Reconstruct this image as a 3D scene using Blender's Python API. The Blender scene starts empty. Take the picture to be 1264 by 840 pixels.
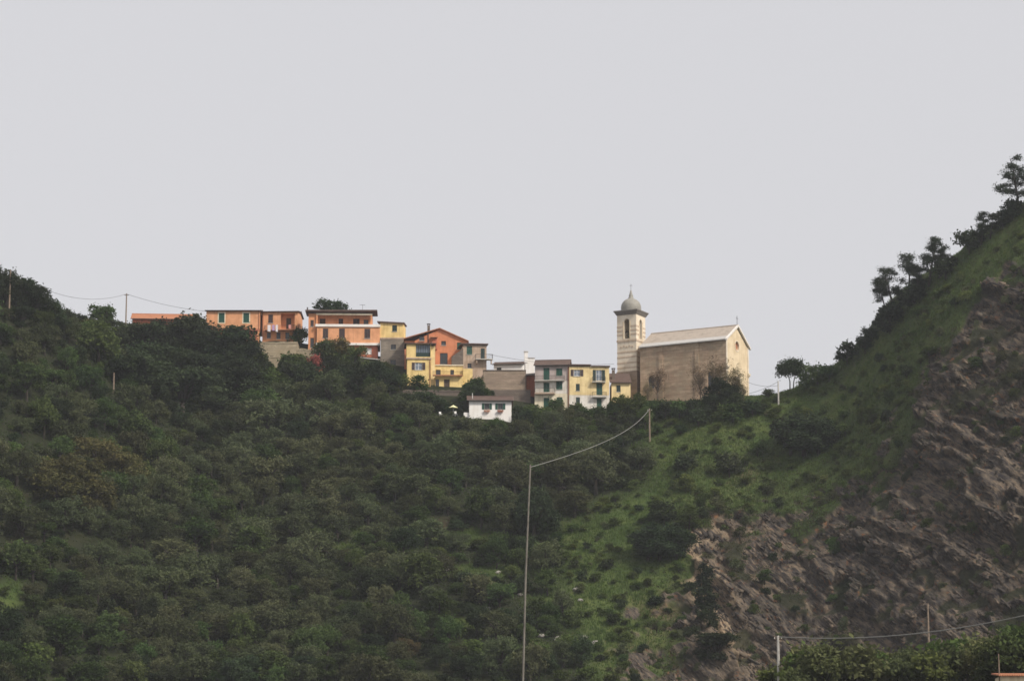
import bpy, math, random
import numpy as np
from mathutils import Vector, Matrix

# ------------------------------------------------------------------ camera, sky, sun, exposure
SC = bpy.context.scene
COL = SC.collection
PITCH = math.radians(11.0)
F = 3600.0                      # focal length in pixels of a 1264 px wide frame
cam_d = bpy.data.cameras.new('camera')
cam = bpy.data.objects.new('camera', cam_d); COL.objects.link(cam)
cam.rotation_euler = (math.radians(90) + PITCH, 0, 0)
cam_d.sensor_width = 36.0
cam_d.lens = 36.0 * F / 1264.0
cam_d.clip_start = 0.5
cam_d.clip_end = 6000
SC.camera = cam

SUN_AZ, SUN_EL = math.radians(50), math.radians(42)     # azimuth counted from behind the camera towards the right
to_sun = Vector((math.sin(SUN_AZ)*math.cos(SUN_EL), -math.cos(SUN_AZ)*math.cos(SUN_EL), math.sin(SUN_EL)))
sun_d = bpy.data.lights.new('sun', 'SUN'); sun_d.energy = 3.8; sun_d.angle = math.radians(7.0)
sun_d.color = (1.0, 0.93, 0.82)
sun = bpy.data.objects.new('sun', sun_d); COL.objects.link(sun)
sun.rotation_euler = to_sun.to_track_quat('Z', 'Y').to_euler()
sun.location = (0, 0, 300)

W = bpy.data.worlds.new('World'); SC.world = W; W.use_nodes = True
wn = W.node_tree; wn.nodes.clear()
sky = wn.nodes.new('ShaderNodeTexSky'); sky.sky_type = 'NISHITA'; sky.sun_disc = False
sky.sun_elevation = SUN_EL; sky.sun_rotation = math.pi - SUN_AZ
sky.air_density = 1.2; sky.dust_density = 4.0; sky.ozone_density = 1.0
hs = wn.nodes.new('ShaderNodeHueSaturation'); hs.inputs['Saturation'].default_value = 0.22
mx = wn.nodes.new('ShaderNodeMixRGB'); mx.inputs['Fac'].default_value = 0.66
mx.inputs['Color2'].default_value = (8.55, 8.47, 8.8, 1)          # thin even high haze
bg = wn.nodes.new('ShaderNodeBackground'); bg.inputs['Strength'].default_value = 0.1
wo = wn.nodes.new('ShaderNodeOutputWorld')
wn.links.new(sky.outputs[0], hs.inputs['Color']); wn.links.new(hs.outputs[0], mx.inputs['Color1'])
wn.links.new(mx.outputs[0], bg.inputs['Color']); wn.links.new(bg.outputs[0], wo.inputs['Surface'])

SC.view_settings.view_transform = 'Standard'
SC.view_settings.look = 'None'
SC.view_settings.exposure = 0.0
SC.view_settings.gamma = 1.0
SC.render.engine = 'CYCLES'
SC.cycles.use_denoising = True
SC.cycles.filter_width = 1.6
SC.cycles.max_bounces = 6
SC.cycles.diffuse_bounces = 3
SC.cycles.volume_bounces = 1
SC.cycles.transparent_max_bounces = 8

# ------------------------------------------------------------------ helpers: camera geometry (metres from pixels of the photograph)
CP, SP = math.cos(PITCH), math.sin(PITCH)
def at(px, py, Y):
    dx = (px-632.0)/F; dz = -(py-420.0)/F
    d = Vector((dx, CP - dz*SP, SP + dz*CP))
    return d * (Y/d.y)
def proj(x, y, z):
    dep = y*CP + z*SP
    return 632 + F*x/dep, 420 - F*(-y*SP + z*CP)/dep
def mpp(P): return (P[1]*CP + P[2]*SP)/F

# ------------------------------------------------------------------ helpers: noise
def _hash(ix, iy, iz, seed):
    n = (ix.astype(np.int64)*374761393 + iy.astype(np.int64)*668265263 + iz.astype(np.int64)*2147483647 + seed*974634777) & 0xffffffff
    n = ((n ^ (n >> 13))*1274126177) & 0xffffffff
    n = ((n ^ (n >> 16))*2246822519) & 0xffffffff
    return ((n ^ (n >> 15)) & 0xffffff)/float(0xffffff)
def vnoise(x, y, z=0.0, seed=0):
    x = np.asarray(x, float); y = np.asarray(y, float); z = np.asarray(z, float) + 0*x
    ix, iy, iz = np.floor(x), np.floor(y), np.floor(z)
    fx, fy, fz = x-ix, y-iy, z-iz
    fx = fx*fx*(3-2*fx); fy = fy*fy*(3-2*fy); fz = fz*fz*(3-2*fz)
    r = 0
    for a in (0, 1):
        for b in (0, 1):
            for c in (0, 1):
                w = (fx if a else 1-fx)*(fy if b else 1-fy)*(fz if c else 1-fz)
                r = r + w*_hash(ix+a, iy+b, iz+c, seed)
    return r
def fbm(x, y, z=0.0, seed=0, octv=4):
    s = 0; a = .5; t = 0
    for o in range(octv):
        s = s + a*vnoise(np.asarray(x)*2**o, np.asarray(y)*2**o, np.asarray(z)*2**o, seed+o*7); t += a; a *= .5
    return s/t

# ------------------------------------------------------------------ helpers: objects
def link(name, me, mat=None, parent=None, loc=None):
    o = bpy.data.objects.new(name, me); COL.objects.link(o)
    if mat is not None and me is not None:
        me.materials.clear(); me.materials.append(mat)
    if parent is not None: o.parent = parent
    if loc is not None: o.location = loc
    return o
def tag(o, label=None, cat=None, group=None, kind=None):
    if label: o['label'] = label
    if cat: o['category'] = cat
    if group: o['group'] = group
    if kind: o['kind'] = kind
    return o
def thing(name, label, cat, loc=(0, 0, 0), rz=0.0, group=None):
    o = link(name, None); o.location = loc; o.rotation_euler = (0, 0, rz)
    o.empty_display_size = 0.3
    return tag(o, label, cat, group)
def np_mesh(name, V, Q, smooth=False):
    V = np.asarray(V, np.float32); Q = np.asarray(Q, np.int32); k = Q.shape[1]
    me = bpy.data.meshes.new(name)
    me.vertices.add(len(V)); me.vertices.foreach_set('co', V.ravel())
    me.loops.add(Q.size); me.loops.foreach_set('vertex_index', Q.ravel())
    me.polygons.add(len(Q))
    me.polygons.foreach_set('loop_start', np.arange(0, Q.size, k, dtype=np.int32))
    if smooth: me.polygons.foreach_set('use_smooth', np.ones(len(Q), bool))
    me.update(calc_edges=True)
    return me
class MB:
    def __init__(s): s.v = []; s.f = []
    def add(s, vs, fs):
        n = len(s.v); s.v += [tuple(v) for v in vs]; s.f += [tuple(i+n for i in f) for f in fs]
    def quad(s, a, b, c, d): s.add((a, b, c, d), ((0, 1, 2, 3),))
    def box(s, x0, x1, y0, y1, z0, z1):
        s.add([(x0,y0,z0),(x1,y0,z0),(x1,y1,z0),(x0,y1,z0),(x0,y0,z1),(x1,y0,z1),(x1,y1,z1),(x0,y1,z1)],
              [(0,3,2,1),(4,5,6,7),(0,1,5,4),(1,2,6,5),(2,3,7,6),(3,0,4,7)])
    def slab(s, p, t):                       # four top points, thickness straight down
        q = [(a[0], a[1], a[2]-t) for a in p]
        s.add(list(p)+q, [(0,1,2,3),(7,6,5,4),(0,4,5,1),(1,5,6,2),(2,6,7,3),(3,7,4,0)])
    def prism(s, poly, y0, y1):              # polygon in x,z extruded along y
        n = len(poly)
        s.add([(x, y0, z) for x, z in poly]+[(x, y1, z) for x, z in poly],
              [tuple(range(n)), tuple(range(2*n-1, n-1, -1))]+[(i, i+n, (i+1) % n+n, (i+1) % n) for i in range(n)])
    def tube(s, pts, rad, seg=6, cap=True):
        pts = [Vector(p) for p in pts]; n = len(pts)
        rs = rad if isinstance(rad, (list, tuple)) else [rad]*n
        base = len(s.v); prev = None
        for i, p in enumerate(pts):
            t = (pts[min(i+1, n-1)] - pts[max(i-1, 0)]).normalized()
            a = prev if prev is not None else (Vector((0, 0, 1)) if abs(t.z) < .9 else Vector((1, 0, 0)))
            a = (a - t*a.dot(t)).normalized(); b = t.cross(a); prev = a
            for k in range(seg):
                an = 2*math.pi*k/seg
                s.v.append(tuple(p + (a*math.cos(an) + b*math.sin(an))*rs[i]))
        for i in range(n-1):
            for k in range(seg):
                k2 = (k+1) % seg
                s.f.append((base+i*seg+k, base+i*seg+k2, base+(i+1)*seg+k2, base+(i+1)*seg+k))
        if cap:
            s.f.append(tuple(base+k for k in reversed(range(seg)))); s.f.append(tuple(base+(n-1)*seg+k for k in range(seg)))
    def lathe(s, prof, seg=20, c=(0, 0)):    # (radius, z) list
        base = len(s.v)
        for r, z in prof:
            for k in range(seg):
                an = 2*math.pi*k/seg
                s.v.append((c[0]+r*math.cos(an), c[1]+r*math.sin(an), z))
        for i in range(len(prof)-1):
            for k in range(seg):
                k2 = (k+1) % seg
                s.f.append((base+i*seg+k, base+i*seg+k2, base+(i+1)*seg+k2, base+(i+1)*seg+k))
    def build(s, name, mat, parent=None, loc=None, smooth=False):
        me = bpy.data.meshes.new(name); me.from_pydata(s.v, [], s.f); me.update()
        if smooth: me.shade_smooth()
        return link(name, me, mat, parent, loc)
    def mesh(s, name, smooth=False):
        me = bpy.data.meshes.new(name); me.from_pydata(s.v, [], s.f); me.update()
        if smooth: me.shade_smooth()
        return me
def dup(root, loc, rz=0.0, sc=1.0, label=None, group=None):
    r = root.copy(); COL.objects.link(r); r.location = loc; r.rotation_euler = (0, 0, rz)
    r.scale = (sc, sc, sc) if not isinstance(sc, tuple) else sc
    if label: r['label'] = label
    if group: r['group'] = group
    for ch in root.children:
        c = ch.copy(); COL.objects.link(c); c.parent = r
        for g in ch.children:
            d = g.copy(); COL.objects.link(d); d.parent = c
    return r

HAZE = 0.00010
# ------------------------------------------------------------------ materials
class NT:
    def __init__(s, name):
        s.m = bpy.data.materials.new(name); s.m.use_nodes = True; s.t = s.m.node_tree; s.t.nodes.clear()
        s.out = s.t.nodes.new('ShaderNodeOutputMaterial')
    def n(s, typ, **kw):
        nd = s.t.nodes.new(typ)
        for k, v in kw.items():
            if k in nd.inputs: s.set(nd.inputs[k], v)
            else: setattr(nd, k, v)
        return nd
    def set(s, inp, v):
        if isinstance(v, bpy.types.NodeSocket): s.t.links.new(v, inp)
        else:
            if isinstance(v, tuple) and len(v) == 3 and inp.type == 'RGBA': v = v+(1,)
            inp.default_value = v
    def coord(s): return s.n('ShaderNodeTexCoord').outputs['Object']
    def mapv(s, v, scale=(1, 1, 1), rot=(0, 0, 0)):
        return s.n('ShaderNodeMapping', Vector=v, Scale=scale, Rotation=rot).outputs[0]
    def noise(s, v, scale, detail=4, rough=.6):
        return s.n('ShaderNodeTexNoise', Vector=v, Scale=scale, Detail=detail, Roughness=rough).outputs['Fac']
    def ramp(s, f, stops):
        nd = s.n('ShaderNodeValToRGB', Fac=f); e = nd.color_ramp.elements
        while len(e) < len(stops): e.new(.5)
        for el, (p, c) in zip(e, stops):
            el.position = p; el.color = c+(1,) if len(c) == 3 else c
        return nd.outputs[0]
    def mix(s, f, a, b, mode='MIX'):
        return s.n('ShaderNodeMixRGB', Fac=f, Color1=a, Color2=b, blend_type=mode).outputs[0]
    def math(s, op, a, b=0.0):
        nd = s.n('ShaderNodeMath', operation=op); s.set(nd.inputs[0], a); s.set(nd.inputs[1], b); return nd.outputs[0]
    def step(s, f, lo, hi):
        nd = s.n('ShaderNodeMapRange', Value=f); nd.inputs['From Min'].default_value = lo; nd.inputs['From Max'].default_value = hi
        return nd.outputs[0]
    def finish(s, col, rough=.85, bump=None, strength=.4, dist=.05, spec=.3, metal=0.0):
        p = s.n('ShaderNodeBsdfPrincipled', Roughness=rough, Metallic=metal); s.set(p.inputs['Base Color'], col)
        p.inputs['Specular IOR Level'].default_value = spec
        if bump is not None:
            b = s.n('ShaderNodeBump', Height=bump, Strength=strength, Distance=dist); s.set(p.inputs['Normal'], b.outputs[0])
        s.t.links.new(p.outputs[0], s.out.inputs[0]); return s.m
def sc3(c, k): return tuple(min(1, x*k) for x in c)
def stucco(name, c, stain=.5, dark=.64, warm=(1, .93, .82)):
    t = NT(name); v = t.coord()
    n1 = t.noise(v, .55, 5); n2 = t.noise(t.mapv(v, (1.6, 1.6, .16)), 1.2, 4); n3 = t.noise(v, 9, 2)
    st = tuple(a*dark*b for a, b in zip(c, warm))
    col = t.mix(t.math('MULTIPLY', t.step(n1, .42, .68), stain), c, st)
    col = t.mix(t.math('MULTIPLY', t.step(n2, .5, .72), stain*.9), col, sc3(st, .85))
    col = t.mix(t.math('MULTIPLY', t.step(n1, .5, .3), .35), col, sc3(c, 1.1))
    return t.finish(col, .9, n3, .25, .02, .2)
def stone(name, c1, c2, c3, brick=(.55, .28), band=None):
    t = NT(name); v = t.coord()
    # masonry courses follow the wall: horizontal run = x+y, height = z
    sep = t.n('ShaderNodeSeparateXYZ', Vector=v)
    run = t.math('ADD', sep.outputs[0], sep.outputs[1])
    cv = t.n('ShaderNodeCombineXYZ', X=run, Y=sep.outputs[2]).outputs[0]
    b = t.n('ShaderNodeTexBrick', Vector=cv, Scale=1.0, Color1=c1, Color2=c2, Mortar=sc3(c1, .62))
    b.inputs['Brick Width'].default_value = brick[0]; b.inputs['Row Height'].default_value = brick[1]
    b.inputs['Mortar Size'].default_value = .025; b.offset = .5
    n1 = t.noise(v, .35, 5); n2 = t.noise(v, 1.7, 4); n3 = t.noise(t.mapv(v, (.35, .35, 1.6)), .8, 5)
    col = t.mix(t.math('MULTIPLY', t.step(n1, .4, .65), .75), b.outputs['Color'], c3)
    col = t.mix(t.math('MULTIPLY', t.step(n2, .45, .7), .5), col, sc3(c2, .75))
    col = t.mix(t.math('MULTIPLY', t.step(n3, .48, .66), .6), col, sc3(c1, .62))
    col = t.mix(t.math('MULTIPLY', t.step(n3, .45, .3), .5), col, sc3(c2, 1.25))
    return t.finish(col, .95, t.math('ADD', b.outputs['Fac'], t.math('MULTIPLY', n2, -1.2)), .6, .06, .15)
def rooftile(name, c1, c2, along='x', rib=.24):
    t = NT(name); v = t.coord()
    w = t.n('ShaderNodeTexWave', Vector=v, Scale=1.0/(rib*3.2), Distortion=.6, bands_direction=along.upper()).outputs['Fac']
    n1 = t.noise(v, .8, 5); n2 = t.noise(v, 5, 3); n3 = t.noise(v, 2.2, 3)
    col = t.mix(t.step(n2, .35, .7), c1, c2)
    col = t.mix(t.math('MULTIPLY', t.step(n1, .5, .7), .5), col, sc3(c1, .55))
    col = t.mix(t.math('MULTIPLY', t.step(n3, .62, .72), .4), col, (.22, .2, .13))
    col = t.mix(t.math('MULTIPLY', w, .3), col, sc3(c1, .55))
    return t.finish(col, .9, w, .8, .06, .15)
def plain(name, c, rough=.6, var=.25, spec=.3, metal=0.0, scale=3):
    t = NT(name); v = t.coord(); n = t.noise(v, scale, 4)
    return t.finish(t.mix(t.math('MULTIPLY', t.step(n, .4, .7), 1), c, sc3(c, 1-var)), rough, n, .2, .02, spec, metal)
def leafmat(name, c1, c2, c3=None, trans=.3, vary=.7):
    t = NT(name); v = t.coord()
    oi = t.n('ShaderNodeObjectInfo'); geo = t.n('ShaderNodeNewGeometry')
    n1 = t.noise(v, .9, 3)
    col = t.mix(t.step(n1, .35, .65), c1, c2)
    col = t.mix(t.math('MULTIPLY', geo.outputs['Random Per Island'], .55), col, c3 or sc3(c2, 1.5))
    drift = t.noise(geo.outputs['Position'], .035, 3)
    col = t.mix(t.math('MULTIPLY', t.step(drift, .52, .66), .45), col, t.mix(.5, col, (.085, .075, .045)))
    col = t.mix(t.math('MULTIPLY', t.step(drift, .48, .34), .45), col, t.mix(.5, col, (.050, .085, .026)))
    k = t.math('ADD', t.math('MULTIPLY', oi.outputs['Random'], vary), 1-vary*.5)
    kc = t.n('ShaderNodeCombineXYZ', X=k, Y=k, Z=k).outputs[0]
    col = t.mix(1.0, col, kc, 'MULTIPLY')
    hs = t.n('ShaderNodeHueSaturation', Color=col, Hue=t.math('ADD', t.math('MULTIPLY', t.math('FRACT', t.math('MULTIPLY', oi.outputs['Random'], 7.3)), .05), .475))
    d = t.n('ShaderNodeBsdfDiffuse', Color=hs.outputs[0]); tr = t.n('ShaderNodeBsdfTranslucent', Color=hs.outputs[0])
    m = t.n('ShaderNodeMixShader', Fac=trans); t.t.links.new(d.outputs[0], m.inputs[1]); t.t.links.new(tr.outputs[0], m.inputs[2])
    t.t.links.new(m.outputs[0], t.out.inputs[0]); return t.m
def glassmat(name, c=(.02, .025, .03)):
    t = NT(name); n = t.noise(t.coord(), 2.0, 2)
    return t.finish(t.mix(n, c, sc3(c, 2.2)), .12, None, spec=.5)

M = {}
M['orange'] = stucco('orange_stucco', (.70, .345, .185), .6)
M['orange_b'] = stucco('deep_orange_stucco', (.66, .30, .15), .6)
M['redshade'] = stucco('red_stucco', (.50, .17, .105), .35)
M['coral'] = stucco('coral_stucco', (.60, .235, .125), .45)
M['yellow'] = stucco('yellow_stucco', (.76, .57, .255), .6)
M['paleyellow'] = stucco('pale_yellow_stucco', (.77, .61, .33), .65)
M['cream'] = stucco('cream_stucco', (.76, .68, .52), .55)
M['lilac'] = stucco('grey_stucco', (.42, .355, .335), .6)
M['pinkgrey'] = stucco('pink_grey_stucco', (.47, .36, .28), .7)
M['white'] = stucco('white_render', (.80, .77, .74), .3, .8)
M['whiteband'] = stucco('white_trim', (.78, .74, .70), .35, .75)
M['dirtywhite'] = stucco('weathered_white_render', (.72, .68, .62), .75, .66)
M['beige'] = stone('beige_masonry', (.30, .235, .175), (.36, .28, .21), (.27, .2, .155), (.7, .35))
M['fieldstone'] = stone('grey_fieldstone', (.24, .205, .17), (.32, .27, .215), (.19, .16, .135), (.5, .3))
M['darkstone'] = stone('dark_stone', (.16, .13, .11), (.2, .16, .13), (.12, .1, .085), (.5, .3))
M['rubble'] = stone('rubble_stone', (.47, .39, .28), (.36, .29, .20), (.27, .225, .15), (.6, .35))
M['church'] = stone('brown_church_stone', (.41, .285, .195), (.55, .40, .28), (.33, .275, .19), (1.3, .62))
M['churchbase'] = stone('brown_plinth_stone', (.32, .235, .175), (.37, .28, .2), (.28, .21, .16), (.8, .42))  # darker brown stone of the plinth and the tower base
M['facade'] = stucco('pale_facade_stone', (.74, .61, .43), .6, .72)
M['tower'] = stucco('cream_tower_stone', (.76, .67, .54), .5, .74)
M['band'] = stucco('brown_stone_band', (.57, .455, .35), .7, .78)
M['dome'] = plain('grey_lead_dome', (.30, .285, .25), .6, .3)
M['corn'] = plain('grey_cornice', (.22, .20, .18), .8, .35)
M['roof'] = rooftile('brown_roof_tiles', (.115, .078, .066), (.155, .105, .086), 'x')
M['roofred'] = rooftile('terracotta_roof_tiles', (.42, .17, .09), (.50, .23, .13), 'x')
M['rooftan'] = rooftile('tan_church_tiles', (.43, .36, .30), (.52, .45, .385), 'x')
M['roofdark'] = plain('dark_roof_edge', (.09, .075, .07), .8)
M['palemetal'] = plain('pale_flashing', (.50, .48, .455), .6, .2)
M['green'] = plain('green_shutter_paint', (.012, .075, .05), .5, .35)
M['dgreen'] = plain('dark_green_paint', (.014, .035, .03), .5, .35)
M['brown'] = plain('brown_shutter_paint', (.055, .035, .035), .55, .35)
M['wood'] = plain('weathered_wood', (.26, .20, .15), .9, .45)
M['greywood'] = plain('silvered_wood', (.19, .175, .15), .9, .4)
M['darkwood'] = plain('dark_wood', (.08, .055, .04), .8, .4)
M['concrete'] = plain('pale_concrete', (.55, .52, .47), .9, .3)
M['boulder'] = plain('lichened_boulder', (.30, .28, .25), .95, .5)
M['frame'] = plain('white_window_paint', (.75, .74, .72), .5, .1)
M['iron'] = plain('dark_iron', (.05, .045, .045), .6, .3)
M['glass'] = glassmat('dark_glass')
M['bglass'] = glassmat('sky_glass', (.10, .12, .15))
M['darkroom'] = plain('dark_room', (.02, .018, .018), .9)
M['cable'] = plain('grey_cable_sheath', (.24, .235, .215), .6, .2)
M['wire'] = plain('black_wire', (.13, .13, .135), .6, .2)
M['bark'] = plain('grey_bark', (.05, .042, .034), .95, .45)
M['parasol'] = plain('pale_yellow_canvas', (.82, .78, .45), .8, .1)
M['clothw'] = plain('white_cloth', (.75, .72, .74), .9, .1)
M['clothp'] = plain('lilac_cloth', (.45, .32, .5), .9, .15)
M['clothr'] = plain('pink_cloth', (.65, .3, .26), .9, .15)
M['terracotta'] = plain('terracotta_clay', (.45, .2, .11), .85, .3)
M['bronze'] = plain('bronze', (.10, .09, .06), .45, .3, .4, .6)
M['L_olive'] = leafmat('olive_leaves', (.052, .064, .032), (.086, .100, .048), (.132, .143, .075))
M['L_oak'] = leafmat('evergreen_oak_leaves', (.022, .035, .018), (.040, .058, .028), (.062, .080, .040))
M['L_mid'] = leafmat('broadleaf_leaves', (.038, .064, .021), (.068, .100, .033), (.105, .138, .046))
M['L_light'] = leafmat('light_green_leaves', (.052, .080, .020), (.080, .112, .030), (.125, .150, .050))
M['L_knoll'] = leafmat('olive_green_leaves', (.066, .082, .030), (.098, .112, .046), (.14, .148, .072))
M['L_rust'] = leafmat('rusty_leaves', (.060, .060, .024), (.098, .086, .036), (.14, .112, .05))
M['L_pine'] = leafmat('pine_needles', (.016, .026, .016), (.030, .042, .024), (.046, .058, .034))
M['L_twig'] = leafmat('dry_twigs', (.13, .10, .06), (.16, .125, .07), (.2, .155, .085))
M['twigbark'] = plain('pale_brown_bark', (.19, .145, .10), .95, .4)
M['L_red'] = leafmat('red_blossom', (.38, .07, .05), (.45, .14, .1), (.55, .25, .2))
M['L_ivy'] = leafmat('ochre_green_creeper', (.09, .07, .025), (.075, .085, .03), (.14, .10, .04))
M['L_fl_o'] = leafmat('orange_and_white_flowers', (.55, .25, .1), (.7, .55, .45), (.75, .7, .62))
M['L_fl_r'] = leafmat('red_flowers', (.55, .06, .04), (.6, .2, .15), (.7, .5, .45))
# ------------------------------------------------------------------ terrain: heights pinned to measured spots, thin-plate spline between them
PIX = [  # (px, py, distance)
 # skyline of the ridge and ground under the village
 (-150,300,548),(-60,328,552),(0,352,560),(45,372,572),(90,410,600),(150,412,624),(205,416,628),(250,424,626),(300,427,620),(345,422,621),
 (345,440,613),(400,446,612),(460,446,613),(490,458,611),(520,481,602),(550,481,602),(585,470,610),(605,517,588),(640,512,594),(680,507,599),(725,512,598),
 (766,494,602),(800,494,604),(860,496,590),(900,494,583),(925,490,592),(945,489,598),(975,484,596),(1000,472,592),(1035,452,586),
 (1058,427,583),(1076,402,579),(1089,381,576),(1112,369,573),(1150,343,568),(1186,318,564),(1199,292,562),(1226,280,559),(1264,248,555),(1330,205,550),(1450,140,545),
 (0,366,584),(-60,342,578),(1264,268,569),(1190,317,577),(1110,390,587),(1035,464,602),
 (950,853,326),(1050,851,321),(1150,849,317),(1264,847,313),
 (530,499,597),(450,480,600),(350,470,604),(250,470,606),(150,470,596),
 # slope
 (-150,600,490),(0,450,540),(0,600,503),(0,740,474),(0,850,452),(-150,850,440),
 (150,600,530),(150,740,494),(150,850,466),(300,560,572),(300,650,540),(300,750,508),(300,850,476),
 (480,560,574),(480,650,545),(480,750,512),(480,850,480),(650,560,576),(650,650,548),(650,750,514),(650,850,482),
 (780,530,584),(780,620,556),(780,720,524),(780,850,486),
 (860,560,570),(850,640,545),(860,720,524),(860,850,494),
 (950,560,570),(950,640,541),(950,740,518),(950,850,497),
 (1050,520,566),(1050,600,541),(1050,720,515),(1050,850,489),
 (1150,400,552),(1150,500,533),(1150,640,508),(1150,780,482),
 (1264,345,536),(1264,470,517),(1264,620,494),(1264,780,468),(1400,400,505),(1400,650,470),(1400,850,440)]
WLD = [  # (x, y, z) out of the frame
 (-150,640,108),(-60,660,112),(0,660,104),(60,660,100),(120,660,104),(-150,720,70),(-60,730,70),(0,730,66),(60,730,64),(130,720,72),
 (-250,600,110),(-250,480,60),(-250,300,12),(230,600,160),(240,480,110),(240,350,40),(300,650,120),(-300,700,80),
 (-300,900,20),(0,900,10),(300,900,20),(-420,450,50),(-420,150,0),(420,450,110),(420,150,10),(420,800,60),(-420,800,30),
 (-100,400,14),(-40,400,15),(20,400,15),(80,420,18),(130,400,22),
 (-100,300,4),(0,300,5),(-100,180,0),(-40,130,6),(0,130,7.6),(5,128,7.6),(40,130,5),(0,60,2.5),(-60,60,0),(60,60,0),(0,0,-1.7),(-100,0,-4),(100,0,-4),
 (0,-60,-3),(-200,-60,-5),(200,-60,-5),(62,302,19.0),(50,290,18.6),(45,362,16),(60,365,18),(100,320,20),(120,200,4),(45,220,5)]
CTRL = np.array([tuple(at(*p)) for p in PIX] + WLD)
def _tps(c, lam=.02):
    n = len(c); S = 100.0
    xy = c[:, :2]/S
    r2 = ((xy[:, None]-xy[None])**2).sum(-1)
    K = np.where(r2 > 0, .5*r2*np.log(np.maximum(r2, 1e-12)), 0) + lam*.05*np.eye(n)
    P = np.hstack([np.ones((n, 1)), xy])
    A = np.zeros((n+3, n+3)); A[:n, :n] = K; A[:n, n:] = P; A[n:, :n] = P.T
    b = np.zeros(n+3); b[:n] = c[:, 2]
    return np.linalg.solve(A, b)
TW = _tps(CTRL)
def _spl(x, y):
    x = np.atleast_1d(np.asarray(x, float)); y = np.atleast_1d(np.asarray(y, float))
    sh = x.shape; q = np.stack([x.ravel(), y.ravel()], -1)/100.0; out = np.empty(len(q))
    cc = CTRL[:, :2]/100.0; n = len(cc)
    for i in range(0, len(q), 20000):
        s = q[i:i+20000]; r2 = ((s[:, None]-cc[None])**2).sum(-1)
        out[i:i+20000] = (.5*r2*np.log(np.maximum(r2, 1e-12)))@TW[:n] + TW[n] + s@TW[n+1:]
    return out.reshape(sh)
def ground(x, y):
    z = _spl(x, y); x = np.atleast_1d(x); y = np.atleast_1d(y)
    rough = np.clip((y-420)/60, 0, 1)*np.clip((640-y)/20, 0, 1)
    calm = np.clip((np.abs(x+20)-55)/40, 0, 1)*.6 + .4            # calmer round the village
    return z + rough*((fbm(x/14, y/14, seed=3)-.5)*1.8*calm + (fbm(x/3.2, y/3.2, seed=5, octv=3)-.5)*.55)
def gz(x, y): return float(ground(np.array([x]), np.array([y]))[0])
_YS = np.arange(260, 690, .5)
def hit(px, py):                                   # the spot of ground seen at a pixel of the photograph
    dx = (px-632.0)/F; dz = -(py-420.0)/F
    dy = CP - dz*SP; zz = SP + dz*CP
    g = ground(dx/dy*_YS, _YS); r = zz/dy*_YS
    i = np.argmax(g >= r)
    if not (g >= r).any(): i = np.argmin(r-g)
    Y = _YS[i]
    return Vector((dx/dy*Y, Y, float(g[i])))
ROCK = [(1320,320),(1236,345),(1172,400),(1140,470),(1112,530),(1075,590),(1000,622),(930,636),(872,640),(842,668),(848,705),(852,735),(840,760),(822,800),(815,870),(1320,870)]
GRASS = [(800,515),(930,495),(1035,455),(1150,335),(1264,255),(1310,240),(1310,330),(1236,350),(1172,405),(1140,475),(1112,535),(1075,595),(1000,627),(930,640),(850,640),(850,740),(835,770),(818,870),(745,870),(700,760),(690,650),(790,600)]
def inpoly(px, py, poly):
    px = np.asarray(px, float); py = np.asarray(py, float); r = np.zeros(px.shape, bool); j = len(poly)-1
    for i in range(len(poly)):
        xi, yi = poly[i]; xj, yj = poly[j]
        if yi != yj:
            r ^= ((yi > py) != (yj > py)) & (px < (xj-xi)*(py-yi)/(yj-yi)+xi)
        j = i
    return r
def softpoly(px, py, poly, soft=14):
    px = np.asarray(px, float); py = np.asarray(py, float); d = np.full(px.shape, 1e9); j = len(poly)-1
    for i in range(len(poly)):
        ax, ay = poly[j]; bx, by = poly[i]; vx, vy = bx-ax, by-ay
        t = np.clip(((px-ax)*vx+(py-ay)*vy)/(vx*vx+vy*vy), 0, 1)
        d = np.minimum(d, np.hypot(px-ax-t*vx, py-ay-t*vy)); j = i
    d = np.where(inpoly(px, py, poly), d, -d)
    return np.clip(.5+d/soft*.5, 0, 1)
GLADES = [(560,664,46,9),(470,676,70,7),(610,706,60,8),(700,742,50,12),(655,668,30,8),(345,640,45,6),(430,655,40,7),(215,575,22,10),(250,560,26,6),(620,800,60,10),(560,770,40,7),(8,735,20,22),(345,505,40,9)]
def glade(px, py):
    g = 0*px
    for cx, cy, rx, ry in GLADES: g = np.maximum(g, np.clip(1.6-1.2*np.sqrt(((px-cx)/rx)**2+((py-cy)/ry)**2), 0, 1))
    return g
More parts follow.
